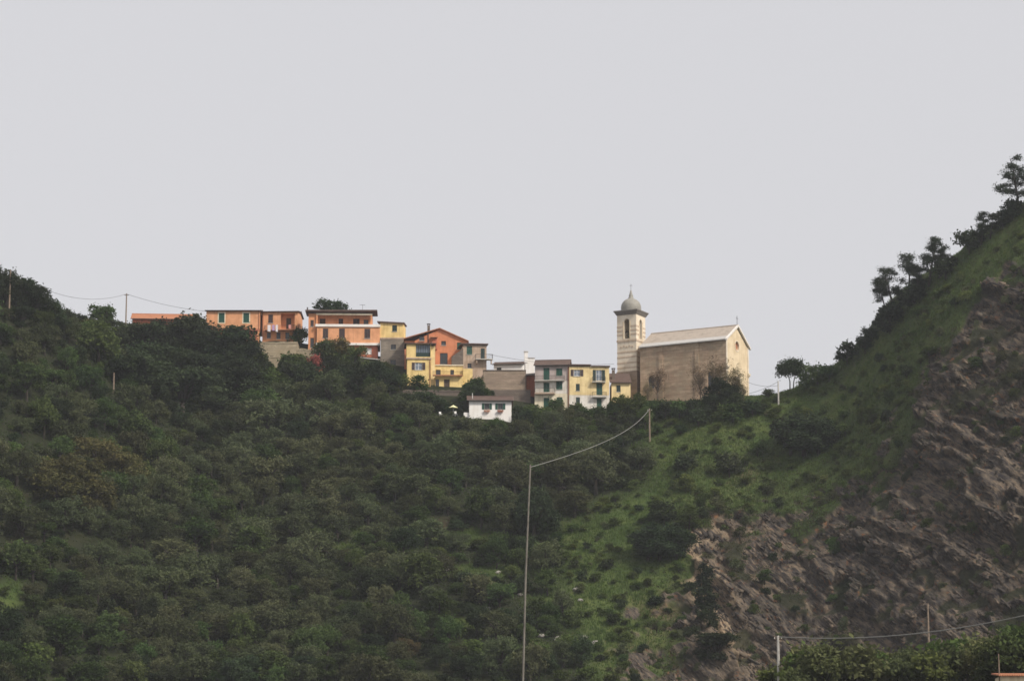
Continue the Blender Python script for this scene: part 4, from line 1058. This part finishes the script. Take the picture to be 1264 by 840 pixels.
def make_protos():
    R = np.random.default_rng(77)
    def tree(key, i, h, w, n, leaf, mat, nl, base=.4, r=.2, flat=.8, clump=.36, nclump=22):
        lo = crown_lobes(R, h, w, nl, base, flat); V = leaves(R, lobe_points(R, lo, n, clump, nclump), leaf)
        V[:, 2] = np.maximum(V[:, 2], .05)
        SPARSE.setdefault(key, []).append(leaves(R, lobe_points(R, lo, n//4, clump, nclump), leaf*1.7))
        tm = trunkmesh('trunk', R, h, r, [(l[0]*.9, l[1]*.9, l[2]) for l in lo])
        proto(key, CATS.get(key, 'tree'), i, leafmesh('crown', V), M[mat], tm)
    for i in range(6): tree('olive', i, 4.6, 5.4*R.uniform(.85, 1.15), 3600, .17, 'L_olive', 8, .1, .22, .9, .4)
    for i in range(5): tree('oak', i, 8.0, 8.0*R.uniform(.85, 1.1), 6500, .24, 'L_oak', 11, .08, .3, .85, .36, 30)
    for i in range(4): tree('mid', i, 6.2, 5.6*R.uniform(.85, 1.15), 4000, .21, 'L_mid', 9, .1, .2)
    for i in range(3): tree('rust', i, 5.4, 6.2, 4200, .2, 'L_rust', 8, .1, .2)
    for i in range(5): tree('shrub', i, 2.4, 3.0*R.uniform(.85, 1.2), 1300, .16, 'L_mid' if i % 2 else 'L_oak', 5, .05, .07, .9, .5)
    for i in range(3): tree('lshrub', i, 2.2, 3.0, 1200, .16, 'L_light', 5, .05, .07, .9, .5)
    for i in range(3): tree('oshrub', i, 1.6, 2.6, 800, .15, 'L_olive' if i else 'L_mid', 5, .02, .05, .9, .55)
    tree('red', 0, 2.6, 2.2, 900, .14, 'L_red', 5, .1, .07)
    # round clipped looking tree on two stems
    for i in range(2):
        lo = [(0, 0, 3.8, 2.5, 2.3, 2.0), (1.3, .3, 3.3, 1.6, 1.5, 1.5), (-1.4, -.2, 3.3, 1.6, 1.5, 1.5), (.2, .9, 4.3, 1.6, 1.5, 1.4), (-.3, -.8, 3.2, 1.6, 1.4, 1.5)]
        V = leaves(R, lobe_points(R, lo, 6500, .4, 60), .17)
        mb = MB(); mb.tube([(-.3, 0, -.6), (-.25, 0, 1.5), (-.7, 0, 3.4)], [.13, .11, .06], 6); mb.tube([(.3, .1, -.6), (.45, .1, 1.5), (.9, .2, 3.5)], [.12, .1, .06], 6)
        proto('round', 'tree', i, leafmesh('crown', V), M['L_oak'], mb.mesh('trunk', True))
    # wind-shaped pines with separate tufts
    for i in range(4):
        h = 7.0; lean = -R.uniform(.5, 1.6); mb = MB(); pts = [(lean*(t**1.4), R.normal(0, .1), -.8+(h+.8)*t) for t in np.linspace(0, 1, 6)]
        mb.tube(pts, [.2, .18, .15, .12, .08, .04], 6); C = []
        for k in range(20):
            t = R.uniform(.22, 1.0); b = Vector((lean*(t**1.4), 0, h*t)); a = R.uniform(0, 2*math.pi); L = (1.15-t)*R.uniform(1.3, 2.9)+.35
            e = b + Vector((math.cos(a)*L, math.sin(a)*L, R.uniform(-.1, .55)*L)); mb.tube([b, b.lerp(e, .5)+Vector((0, 0, .1)), e], [.05, .04, .02], 4)
            for q in range(4):
                c = b.lerp(e, R.uniform(.45, 1.05)); n = 55
                C.append(np.array(c) + R.normal(0, 1, (n, 3))*np.array([.34, .34, .2])*R.uniform(.7, 1.3))
        proto('pine', 'tree', i, leafmesh('crown', leaves(R, np.concatenate(C), .15, .25, .35)), M['L_pine'], mb.mesh('trunk', True))
    # nearly bare, twiggy trees
    for i in range(3):
        h = 6.5; mb = MB(); C = []
        mb.tube([(0, 0, -.6), (.1, 0, h*.35), (.05, .1, h*.55)], [.14, .11, .08], 6)
        for k in range(26):
            a = R.uniform(0, 2*math.pi); b = Vector((.08, 0, h*R.uniform(.2, .55))); e = b + Vector((math.cos(a)*R.uniform(.4, 1.6), math.sin(a)*R.uniform(.4, 1.6), R.uniform(1.0, 3.2)))
            m = b.lerp(e, .5)+Vector((R.normal(0, .2), R.normal(0, .2), 0)); mb.tube([b, m, e], [.05, .035, .012], 4)
            for q in range(3):
                f = m.lerp(e, R.random()); g = f + Vector(R.normal(0, .5, 3)) + Vector((0, 0, .4)); mb.tube([f, g], [.018, .008], 3)
                C.append(np.array(g)+R.normal(0, .25, (26, 3)))
        proto('twig', 'tree', i, leafmesh('crown', leaves(R, np.concatenate(C), .09)), M['L_twig'], mb.mesh('trunk', True), M['twigbark'])
    # dark narrow conifer
    h = 6.5; lo = [(R.normal(0, .15), R.normal(0, .15), h*t, 1.7*(1.05-t)+.3, 1.7*(1.05-t)+.3, .75) for t in np.linspace(.12, .97, 9)]
    V = leaves(R, lobe_points(R, lo, 3600, .5, 16), .18)
    proto('cone', 'tree', 0, leafmesh('crown', V), M['L_pine'], trunkmesh('trunk', R, h, .14, [(0, 0, h*.9)]))
make_protos()
VR = random.Random(4); COUNT = {}
def plant(key, loc, sc, label, group, rz=None, i=None, cmat=None, squash=1.0):
    ps = PROTO[key]; r0, cm, cmt, tm, tmt = ps[VR.randrange(len(ps)) if i is None else i % len(ps)]
    r = r0.copy(); COL.objects.link(r); r.location = loc; r.rotation_euler = (0, 0, VR.uniform(0, 6.28) if rz is None else rz); r.scale = (sc, sc, sc*squash)
    r['label'] = label; r['category'] = r0['category']
    if group: r['group'] = group
    for nm, me, mt in (('trunk', tm, tmt), ('crown', cm, cmt)):
        if not me.materials: me.materials.append(mt)
        o = bpy.data.objects.new(nm, me); COL.objects.link(o); o.parent = r
        if cmat and nm == 'crown': o.material_slots[0].link = 'OBJECT'; o.material_slots[0].material = M[cmat]
    COUNT[key] = COUNT.get(key, 0)+1
    return r
HREF = {'olive': 4.6, 'oak': 8.2, 'mid': 6.2, 'rust': 5.4, 'shrub': 2.4, 'lshrub': 2.2, 'oshrub': 1.6, 'pine': 7.3, 'round': 5.9, 'twig': 7.2, 'cone': 6.6, 'red': 2.6}
TAKEN = [(PARASOL.x, PARASOL.y, 1.5), (PARASOL.x, PARASOL.y-3.5, 3.0), (PARASOL.x, PARASOL.y-7, 2.2)]
def spot(key, px, py_top, py_base, label, group=None, Y=None, squash=1.0, cmat=None, i=None, rz=None):
    P = hit(px, py_base) if Y is None else at(px, py_base, Y)
    hgt = (py_base-py_top)*mpp(P)/CP; TAKEN.append((P.x, P.y, hgt*.35))
    return plant(key, P, hgt/HREF[key]/squash, label, group, rz, i, cmat, squash)
# --- trees that can be singled out
G = 'evergreen oaks below the orange houses'
for px, t, b in ((180,398,452),(205,391,448),(232,388,450),(258,396,455),(285,404,462),(300,418,466),(172,420,480),(200,425,490),(232,430,495),(262,436,500),(290,445,505),(225,455,520),(182,440,506),(250,452,514),(160,428,488),(300,440,498)):
    spot('oak', px, t, b, 'large dark evergreen oak in the clump below the orange houses', G, squash=.86)
spot('mid', 127, 376, 414, 'light airy tree standing alone on the left ridge by the wooden pole', i=1)
for px, t, b in ((103,388,414),(92,386,412),(112,392,416),(146,396,418),(80,381,404)): spot('mid', px, t, b, 'small dark tree in the row on the ridge beside the airy tree', 'small trees in a row on the ridge', cmat='L_oak')
for px, t, b in ((8,332,378),(28,338,384),(48,352,398),(-14,326,372),(64,368,408)): spot('oak', px, t, b, 'tall dark tree on top of the left hill by the leaning pole', 'trees on top of the left hill')
spot('oak', 409, 369, 408, 'dark rounded tree rising behind the roof of the big orange house', Y=632)
spot('shrub', 370, 404, 425, 'dark bush in the gap between two orange houses', Y=622)
for px, t, b in ((400,420,455),(417,417,452),(438,428,458)): spot('olive', px, t, b, 'garden tree in front of the big orange house', 'garden trees below the big orange house', cmat='L_ivy' if px == 417 else 'L_mid')
for px, t, b in ((412,440,478),(380,446,486),(440,446,482),(462,446,484),(480,456,490),(360,448,480),(322,446,478),(425,455,492)): spot('mid', px, t, b, 'dark leafy tree below the terraces of the big orange house', 'trees below the big orange house', cmat='L_oak')
for px, t, b in ((318,436,462),(357,440,468),(366,438,464),(328,452,476),(352,444,464),(362,446,466),(344,458,482),(372,448,470),(352,466,490),(312,452,478),(452,450,470),(492,462,484),(476,448,466)): spot('shrub', px, t, b, 'green shrub below the rubble walls of the upper houses', 'shrubs below the upper terraces', cmat='L_mid' if px % 4 else 'L_light')
for px, t, b in ((503,486,510),(514,490,512),(525,484,510),(536,489,510),(546,494,510),(640,502,522),(648,506,524)): spot('shrub', px, t, b, 'dark shrub at the foot of the brown retaining wall', 'shrubs below the brown wall', cmat='L_oak')
spot('red', 389, 440, 468, 'red blossoming shrub below the big orange house', i=0)
spot('shrub', 517, 464, 483, 'round potted bush against the wall of the bright yellow house', Y=601.5, cmat='L_mid')
for px, t, b in ((586,466,500),(580,474,505),(596,478,500)): spot('mid', px, t, b, 'leafy green tree between the yellow house and the cottage', 'trees behind the cottage', cmat='L_oak' if px == 580 else None)
spot('shrub', 607, 482, 490, 'dark shrub behind the cottage roof', Y=598)
spot('shrub', 685, 492, 514, 'dark green bush in front of the three-storey house', Y=597)
for px, t, b in ((670,503,522),(700,505,524),(712,498,522),(724,506,524),(738,504,520),(656,500,522)): spot('lshrub', px, t, b, 'green bush at the foot of the tall houses', 'bushes at the foot of the tall houses', cmat='L_mid')
for px, t, b in ((770,488,520),(788,486,520),(758,496,522),(802,494,522)): spot('mid', px, t, b, 'bright green bush between the small yellow house and the church', 'bushes by the church', cmat='L_light' if px < 790 else None)
for px, t, b in ((812,448,497),(886,432,497),(865,446,498),(800,470,500)): spot('twig', px, t, b, 'thin bare tree against the side wall of the church', 'bare trees along the church wall')
for px, t, b in ((891,468,504),(902,482,508),(880,484,510)): spot('oak', px, t, b, 'dense dark tree at the front corner of the church', 'dark trees at the church corner', squash=.9)
for px, t, b in ((905,446,500),(913,458,500),(918,470,500)): spot('twig', px, t, b, 'ochre creeper-like tree climbing before the pale church front', 'thin trees before the church front', cmat='L_ivy', Y=582)
for i, px in enumerate(range(812, 940, 9)): spot('shrub', px, 494+(i*7 % 5)*1.6, 512+(i % 2)*5, 'dark hedge shrub along the foot of the church', 'hedge along the foot of the church', cmat='L_oak' if i % 3 else 'L_mid')
spot('round', 977, 442, 481, 'round-headed tree on two stems right of the church', i=0, rz=0)
for px, t, b in ((1010,451,476),(1024,452,472),(996,462,482),(948,480,492)): spot('shrub', px, t, b, 'rounded shrub on the saddle beside the round-headed tree', 'shrubs on the saddle', cmat='L_mid')
for px, t, b, k in ((1103,326,388,0),(1124,312,372,1),(1146,292,356,2),(1160,300,345,3),(1094,344,390,1),(1136,326,366,0)): spot('pine', px, t, b, 'wind-shaped pine in the group on the right-hand crest', 'pines on the crest', i=k)
spot('pine', 1210, 260, 306, 'small leaning pine higher up the right-hand crest', i=2); spot('pine', 1222, 262, 296, 'thin twiggy pine beside the small leaning one', i=0)
spot('pine', 1258, 190, 262, 'tall sparse pine highest on the right-hand crest', i=3); spot('pine', 1275, 200, 262, 'bushy pine beyond the tallest one on the crest', i=1)
for px, t, b in ((1250,246,272),(1238,264,284),(1198,284,314),(1208,288,304),(1168,318,345),(1128,352,384),(1108,382,396),(1098,378,412),(1076,404,422),(1068,416,436),(1046,424,450)): spot('shrub', px, t, b, 'dark shrub on the skyline of the right-hand crest', 'shrubs on the crest', cmat='L_pine')
for px, t, b, k in ((870,702,768,0),): spot('cone', px, t, b, 'dark green conifer on the pale scar of the cliff')
for px, t, b in ((993,504,564),(1010,512,562),(976,516,562)): spot('oak', px, t, b, 'big dark bush high on the grassy slope', 'big dark bushes on the grassy slope', squash=.85)
for px, t, b in ((815,642,694),(835,650,690),(800,655,694)): spot('oak', px, t, b, 'big dark bush at the upper edge of the cliff', 'big dark bushes at the cliff edge', squash=.8)
spot('oak', 885, 780, 822, 'low dark bush under the conifer on the cliff', squash=.7); spot('shrub', 872, 755, 782, 'small bush at the foot of the conifer')
for px, t, b in ((820,620,650),(900,560,590),(862,505,528),(905,498,522),(845,560,585)): spot('shrub', px, t, b, 'dark shrub alone on the grassy slope', 'single shrubs on the grassy slope')
for px, t, b, k in ((90,560,622,0),(118,540,588,1),(70,582,632,2),(105,590,640,1),(150,556,600,0),(62,566,610,0)): spot('rust', px, t, b, 'rusty brown tree on the left slope', 'rusty brown trees', i=k, squash=.85)
# --- foreground knoll at the bottom right
rr = random.Random(8)
for i in range(34):
    px = 955+i*9.6+rr.uniform(-5, 5); Y = rr.uniform(308, 330); t = 816-rr.random()*24-10*math.exp(-((px-1190)/60)**2) + (14 if px < 985 else 0); 
    P = at(px, 852, Y); P.z = gz(P.x, P.y); b = proj(*P)[1]; hgt = (b-t)*mpp(P)/CP
    k = rr.choice(['lshrub', 'shrub', 'shrub', 'mid']); plant(k, P, hgt/HREF[k], 'bushy green shrub on the knoll by the white concrete pole', 'shrubs on the knoll', cmat='L_light' if rr.random() < .35 else 'L_knoll')
for px, t in ((1244,776),(1264,766),(1284,768)):
    P = at(px, 852, 306); P.z = gz(P.x, P.y); plant('oak', P, (proj(*P)[1]-t)*mpp(P)/CP/8.2, 'big dark tree on the knoll beside the tiled roof', 'dark trees on the knoll', cmat='L_mid')
# --- the wooded slope: individual trees
for _px, _py in ((802, 546), (140, 488)):
    _q = hit(_px, _py); TAKEN += [(_q.x, _q.y, 1.2), (_q.x, _q.y-3.5, 1.8), (_q.x, _q.y-6.5, 1.5)]
VB = [(-270,235),(-80,300),(0,334),(60,366),(90,392),(155,398),(230,390),(300,400),(312,424),(325,446),(350,450),(380,440),(430,446),(470,456),(500,488),(570,496),(574,518),(634,519),(650,506),(752,509),(760,492),(800,496),(925,496),(1000,472),(1300,230)]
vbx, vby = zip(*VB)
DARKP = [(0,640),(110,700),(140,840),(0,840)]
def zone(px, py):
    if inpoly([px], [py], ROCK)[0]: return 'rock'
    if inpoly([px], [py], GRASS)[0]: return 'grass'
    if py > 640+(px-400)*.02 and px > 560: return 'scrub'
    if 350 < px < 800 and py < 700-(px-350)*.12: return 'olive'
    if 120 < px < 420 and 590 < py < 800: return 'olive2'
    return 'mixed'
KIND = {'olive': 'grey green olive tree', 'mid': 'green broadleaf tree', 'oak': 'dark evergreen oak', 'rust': 'brownish tree', 'lshrub': 'light green shrub', 'shrub': 'green shrub', 'oshrub': 'low dull bush'}
LANDMARKS = [(605,545,'below the white cottage'),(690,540,'below the tall grey and cream house'),(735,545,'below the long yellow and white house'),(530,535,'below the brown retaining wall'),(460,520,'below the grey stone house'),
 (400,515,'below the big orange house'),(335,500,'below the pale rubble pier'),(235,530,'below the clump of big dark oaks'),(140,495,'around the short pole on the left slope'),(120,435,'below the small trees in a row on the ridge'),
 (25,400,'below the hilltop trees and pole'),(40,480,'halfway down the left hill'),(95,590,'beside the rusty brown trees'),(30,600,'left of the rusty brown trees'),(205,600,'right of the rusty brown trees'),(545,650,'around the bare earth patch'),
 (655,600,'behind the head of the tall wooden pole'),(740,590,'at the edge of the grove by the grass'),(650,690,'behind the middle of the tall wooden pole'),(650,790,'among the pale boulders'),(560,740,'downhill of the bare earth patch'),(790,700,'beside the big dark bushes at the cliff edge'),
 (300,640,'in the pale olive stand'),(400,600,'in the thick of the grove'),(480,590,'in the thick of the grove uphill of the bare earth'),(420,700,'below the grove'),(250,740,'below the pale olive stand'),(120,700,'below the rusty brown trees'),(30,720,'at the bottom of the left hill'),(100,810,'at the foot of the left slope'),(350,810,'at the foot of the middle slope'),(500,810,'at the foot of the slope near the boulders'),
 (870,560,'on the grassy slope below the church'),(990,600,'on the grassy slope below the big dark bushes'),(1110,450,'on the grassy flank of the right-hand hill'),(1210,330,'on the grassy top of the right-hand hill'),(820,800,'on the rock below the pale scar'),(960,740,'on the ledges of the lower cliff'),(1100,640,'on the ledges of the middle cliff'),(1200,480,'on the ledges of the upper cliff')]
MIX = {'olive': [('olive', .74), ('mid', .08), ('oak', .06), ('shrub', .05), ('lshrub', .07)], 'olive2': [('olive', .68), ('mid', .10), ('lshrub', .08), ('shrub', .08), ('oak', .06)],
       'mixed': [('olive', .34), ('mid', .26), ('oak', .20), ('rust', .012), ('lshrub', .108), ('shrub', .08)], 'scrub': [('shrub', .46), ('lshrub', .16), ('oak', .1), ('mid', .12), ('olive', .16)],
       'grass': [('shrub', .25), ('lshrub', .55), ('oshrub', .2)], 'rock': [('shrub', .4), ('oshrub', .6)]}
SP_ = {'olive': 3.7, 'oak': 4.6, 'mid': 4.0, 'rust': 4.4, 'shrub': 2.6, 'lshrub': 2.6, 'oshrub': 2.2}
DENS = {'olive': 1, 'olive2': 1, 'mixed': 1, 'scrub': .8, 'grass': .34, 'rock': .2}
def scatter():
    rg = random.Random(21); cell = {}; n = 0; kept = []
    N_ = 18500
    xs = np.array([rg.uniform(-165, 130) for _ in range(N_)]); ys = np.array([rg.uniform(444, 612) for _ in range(N_)]); zs = ground(xs, ys)
    PX, PY = proj(xs, ys, zs)
    for x, y, z, px, py in zip(xs, ys, zs, PX, PY):
        if not (-270 < px < 1330 and py < 862): continue
        if py < np.interp(px, vbx, vby)+4: continue
        zn = zone(px, py)
        if glade(np.array([px]), np.array([py-6.0]))[0] > .45 and rg.random() < .93: continue
        if rg.random() > DENS[zn]*(2.2 if zn == 'grass' and px > 1030 else 1): continue
        u = rg.random(); 
        for key, w in MIX[zn]:
            if u < w: break
            u -= w
        if zn in ('olive',) and 520 < px < 575 and 636 < py < 662: continue
        if zn in ('mixed', 'olive', 'olive2') and key == 'oak' and rg.random() < .35: continue
        sc = math.exp(rg.gauss(-.03, .26))*(.62 if key == 'oak' else .85 if key == 'mid' else 1)
        if zn in ('grass', 'rock'): sc *= rg.uniform(.4, .8)*(1.5 if rg.random() < .16 and zn == 'grass' else 1)
        if zn == 'scrub' and key in ('shrub', 'lshrub'): sc *= rg.uniform(.8, 1.4)
        m = mpp((x, y, z)); hpx = HREF[key]*sc/m*CP; rpx = hpx*.45
        lim = max(np.interp(px+d, vbx, vby) for d in (-rpx, -rpx/2, 0, rpx/2, rpx))
        if py-hpx < lim:
            f = (py-lim)/hpx
            if f < .4: continue
            sc *= f
        rad = SP_[key]*sc*(.9 if key != 'oak' else 1.1)
        gx, gy = int(x//6), int(y//6); ok = True
        for a in range(gx-1, gx+2):
            for b in range(gy-1, gy+2):
                for (qx, qy, qr) in cell.get((a, b), ()):
                    if (qx-x)**2+(qy-y)**2 < ((rad+qr)*.5)**2: ok = False; break
                if not ok: break
            if not ok: break
        if ok and any((qx-x)**2+(qy-y)**2 < (qr+rad*.4)**2 for qx, qy, qr in TAKEN): ok = False
        if not ok: continue
        cell.setdefault((gx, gy), []).append((x, y, rad)); kept.append((HREF[key]*sc/m, key, x, y, z, sc, px, py))
    kept.sort(reverse=True); rest = []
    for hpx, key, x, y, z, sc, px, py in kept:
        if COUNT.get(key, 0) >= 296 or not -28 < px < 1290: rest.append((key, x, y, z, sc)); continue
        lm = min(LANDMARKS, key=lambda q: (q[0]-px)**2+(q[1]-py)**2)[2]; ref = {'oak': .62, 'mid': .85}.get(key, 1)
        size = 'large' if sc > ref*1.12 else 'small' if sc < ref*.85 else 'medium'
        lb = size+' '+KIND[key]+' '+lm
        plant(key, (x, y, z), sc, lb, KIND[key]+'s '+lm, squash=VR.uniform(.78, 1.25))
    # what is left over of each kind, the smallest in view, as one mass
    R = np.random.default_rng(12)
    for key, mt in (('olive', 'L_olive'), ('mid', 'L_mid'), ('oak', 'L_oak'), ('shrub', 'L_mid'), ('lshrub', 'L_light'), ('oshrub', 'L_mid')):
        Vs = []
        for k, x, y, z, sc in rest:
            if k != key: continue
            src = SPARSE[key][R.integers(0, len(SPARSE[key]))]; a = R.uniform(0, 6.28); c, s = math.cos(a), math.sin(a)
            Vs.append((src*sc)@np.array([[c, s, 0], [-s, c, 0], [0, 0, 1]])+np.array([x, y, z]))
        if Vs: tag(link('wood', leafmesh('wood', np.concatenate(Vs)), M[mt]), 'mass of smaller '+KIND[key]+'s filling the gaps of the wooded slope', 'wood', kind='stuff')
scatter()
# --- ground cover nobody could count
def cover():
    R = np.random.default_rng(9); n = 112000
    x = R.uniform(-165, 130, n); y = R.uniform(440, 622, n); z = ground(x, y); px, py = proj(x, y, z)
    ok = (px > -270) & (px < 1330) & (py < 870)
    x, y, z, px, py = x[ok], y[ok], z[ok], px[ok], py[ok]
    rock, grass, dirt, scar = masks(x, y, z)
    vb = np.interp(px, vbx, vby)
    w = (rock < .3) & (grass < .5) & (dirt < .35) & (py > vb+3) & (R.random(len(x)) < .7)
    P = np.stack([x, y, z], -1)[w]; big = R.uniform(.4, 1.7, len(P))*np.clip((py[w]-vb[w])/14, .35, 1)
    k = 6; C = np.repeat(P, k, 0) + R.normal(0, 1, (len(P)*k, 3))*np.repeat(big, k)[:, None]*np.array([.5, .5, .3]); C[:, 2] += np.repeat(big, k)*.45
    tag(link('undergrowth', leafmesh('undergrowth', leaves(R, C, .17)), M['L_under']), 'dense dark green undergrowth covering the hillside between the trees', 'undergrowth', kind='stuff')
    # grass tufts on the open slope
    n = 520000
    x = R.uniform(-100, 122, n); y = R.uniform(455, 606, n); z = ground(x, y); px, py = proj(x, y, z)
    rock, grass, dirt, scar = masks(x, y, z)
    w = (rock < .35) & (R.random(n) < grass*(.25+.75*vnoise(x/2.5, y/2.5, seed=3))) & (py < 860)
    P = np.stack([x, y, z], -1)[w]; m = len(P); h = R.uniform(.2, .55, m)*(.5+vnoise(x[w]/4, y[w]/4, seed=8)); b = 3
    P = np.repeat(P, b, 0) + R.normal(0, .22, (m*b, 3))*np.array([1, 1, 0]); h = np.repeat(h, b)*R.uniform(.7, 1.2, m*b); a = R.uniform(0, 6.28, m*b); wd = .09
    D = np.stack([np.cos(a), np.sin(a), 0*a], -1); tip = P + np.stack([R.normal(0, .2, m*b), R.normal(0, .2, m*b), 1+0*a], -1)*h[:, None]
    base = P - np.array([0, 0, .12]); V = np.stack([base-D*wd, base+D*wd, tip], 1).reshape(-1, 3)
    tag(link('grass', np_mesh('grass', V, np.arange(len(V)).reshape(-1, 3)), M['L_grass']), 'rough green grass on the open slope beside the church', 'grass', kind='stuff')
    # weeds and tufts on the cliff ledges
    n = 52000
    x = R.uniform(18, 122, n); y = R.uniform(446, 598, n); z = ground(x, y); px, py = proj(x, y, z)
    rock, grass, dirt, scar = masks(x, y, z); inr = px > 800
    w = inr & (rock < .75) & (R.random(n) < np.where(inpoly(px, py, ROCK), .6, .4)) & (py > np.interp(px, vbx, vby)+2) & (px < 1300) & (py < 860)
    P = np.stack([x, y, z], -1)[w]; k = 9; s = R.uniform(.25, .6, len(P))
    C = np.repeat(P, k, 0)+R.normal(0, 1, (len(P)*k, 3))*np.repeat(s, k)[:, None]*np.array([.6, .6, .35]); C[:, 2] += .15
    tag(link('ledge_weeds', leafmesh('ledge_weeds', leaves(R, C, .13)), M['L_weed']), 'dull green weeds growing on the ledges of the cliff', 'weeds', kind='stuff')
M['L_under'] = leafmat('undergrowth_leaves', (.026, .039, .016), (.046, .063, .025), (.074, .094, .036))
M['L_grass'] = leafmat('grass_blades', (.048, .082, .021), (.078, .112, .030), (.12, .138, .048))
M['L_weed'] = leafmat('ledge_weed_leaves', (.032, .042, .016), (.052, .056, .022), (.082, .074, .034))
cover()
# ------------------------------------------------------------------ poles, cables, boulders, roof corner
def pole(px, t, b, Y, r, mat, label, arms=True, top=1.0, name='utility_pole', group=None, bury=2.5, lean=0.0):
    P = at(px, b, Y); z = at(px, t, Y).z-P.z
    o = thing(name, label, 'pole', P, group=group)
    mb = MB(); mb.tube([(-lean*0, 0, -bury), (lean*.5, 0, z*.5), (lean, 0, z)], [r*1.2, r, r*.8], 8); mb.build('post', mat, o)
    if arms:
        mb = MB(); mb.box(lean-.45, lean+.45, -.06, .06, z-.45, z-.33); mb.build('crossarm', M['darkwood'], o)
        for x in (-.38, .38):
            mb = MB(); mb.lathe([(.05, z-.325), (.06, z-.24), (.03, z-.16), (.0, z-.15)], 8, (lean+x, 0)); mb.build('insulator', M['concrete'], o)
    return P + Vector((lean, 0, z-.12))
def cable(A, B, sag, r, label, mat='wire', n=26, r2=None, name='cable'):
    A, B = Vector(A), Vector(B); pts = []
    for i in range(n+1):
        t = i/n; p = A.lerp(B, t); p.z -= sag*4*t*(1-t); pts.append(p)
    mb = MB(); mb.tube(pts, [r+((r2 or r)-r)*i/n for i in range(n+1)], 6)
    tag(mb.build(name, M[mat]), label, 'cable')
def gpole(px, t, b, r, mat, label, **k): return pole(px, t, b, hit(px, b).y, r, mat, label, **k)
pA = pole(643, 573, 852, 130, .045, M['greywood'], 'tall weathered wooden pole rising from below in front of the grove', lean=.43, bury=3, arms=False)
pB = gpole(802, 504, 546, .16, M['wood'], 'short wooden pole on the slope below the church')
cable(pA, pB, 1.2, .016, 'thick grey cable from the tall wooden pole up to the pole below the church', 'cable', 40, .05)
pC = gpole(11, 333, 392, .16, M['wood'], 'wooden pole among the trees on top of the left hill', arms=False)
pD = gpole(155, 362, 412, .15, M['wood'], 'wooden pole on the ridge beside the farmhouse roof')
pE = gpole(140, 460, 488, .15, M['wood'], 'short wooden pole standing among the trees of the left slope', arms=False)
pF = gpole(961, 470, 499, .15, M['concrete'], 'pale pole on the saddle beside the round-headed tree', arms=False)
cable(pC, pD, 3.0, .035, 'thin wire from the left hill to the ridge pole')
cable(pD, at(319, 386, 622), 1.4, .035, 'thin wire from the ridge pole to the orange houses')
cable(at(603, 437, 608), at(758, 449, 606), .9, .035, 'thin wire above the roofs between the village houses')
cable(pF, at(922, 486, 590), .3, .035, 'thin wire from the pale pole to the church')
cable(pF + Vector((0, 0, -.8)), at(922, 471, 590), .5, .03, 'second wire from the pale pole to the church front')
pG = pole(961.5, 784, 850, 325, .16, M['concrete'], 'white concrete pole on the knoll of light green shrubs')
pH = pole(1148, 744, 850, 330, .12, M['wood'], 'thin grey wooden pole on the knoll before the cliff', arms=False)
pI = pole(1330, 742, 850, 300, .16, M['concrete'], 'concrete pole at the end of the sagging knoll cable')
cable(pG, pI, 1.35, .055, 'pale cable sagging from the white concrete pole across the cliff', 'cable')
# tiled shed whose corner shows at the bottom right
P = at(1237, 858, 296); P.z = gz(P.x, P.y); zr = at(1250, 829, 296).z - P.z
o = thing('tiled_shed', 'terracotta roofed shed at the foot of the dark tree', 'shed', P)
mb = MB(); mb.box(0, 6, 0, 4, -2, zr-.35); mb.build('wall', M['facade'], o)
mb = MB(); mb.slab([(-.3, -.4, zr-.25), (6.3, -.4, zr-.25), (6.3, 4.4, zr+.25), (-.3, 4.4, zr+.25)], .15); mb.build('roof', M['roofred'], o)
pole(1234, 806, 850, 297, .06, M['wood'], 'short thin post beside the terracotta roofed shed', arms=False, name='garden_post')
# pale boulders in the scrub
rb = random.Random(3)
for px, py, s in ((552,706,.6),(602,752,.5),(622,783,.7),(640,788,.9),(655,782,.8),(668,786,.6),(615,708,.5),(712,730,.7),(716,742,.5),(690,792,.9),(706,798,1.0),(720,790,.7),(735,796,.8),(600,785,.5),(642,735,.5)):
    P = hit(px, py); mb = MB(); bv = []
    import mathutils
    nlat = 5; nlon = 8
    for i in range(nlat+1):
        for j in range(nlon):
            th_, ph_ = math.pi*i/nlat, 2*math.pi*j/nlon
            k = s*rb.uniform(.75, 1.15); bv.append((k*1.1*math.sin(th_)*math.cos(ph_), k*.9*math.sin(th_)*math.sin(ph_), k*.7*math.cos(th_)+s*.3))
    fs = [(i*nlon+j, (i+1)*nlon+j, (i+1)*nlon+(j+1) % nlon, i*nlon+(j+1) % nlon) for i in range(nlat) for j in range(nlon)]
    mb.add(bv, fs); b = mb.build('boulder', M['boulder']); b.location = P
    tag(b, 'pale grey boulder lying in the scrub below the grove', 'boulder', 'pale boulders in the scrub')
# ------------------------------------------------------------------ hazy air
mb = MB(); mb.box(-440, 440, -80, 920, -60, 215)
hz = mb.build('haze', None); hz.data.materials.clear()
hm = bpy.data.materials.new('hazy_air'); hm.use_nodes = True; hm.node_tree.nodes.clear()
pv = hm.node_tree.nodes.new('ShaderNodeVolumePrincipled'); ou = hm.node_tree.nodes.new('ShaderNodeOutputMaterial')
pv.inputs['Color'].default_value = (.86, .88, .95, 1); pv.inputs['Density'].default_value = HAZE; pv.inputs['Anisotropy'].default_value = .2
hm.node_tree.links.new(pv.outputs[0], ou.inputs['Volume']); hz.data.materials.append(hm)
tag(hz, 'thin pale haze in the air over the whole valley', 'haze', kind='stuff')
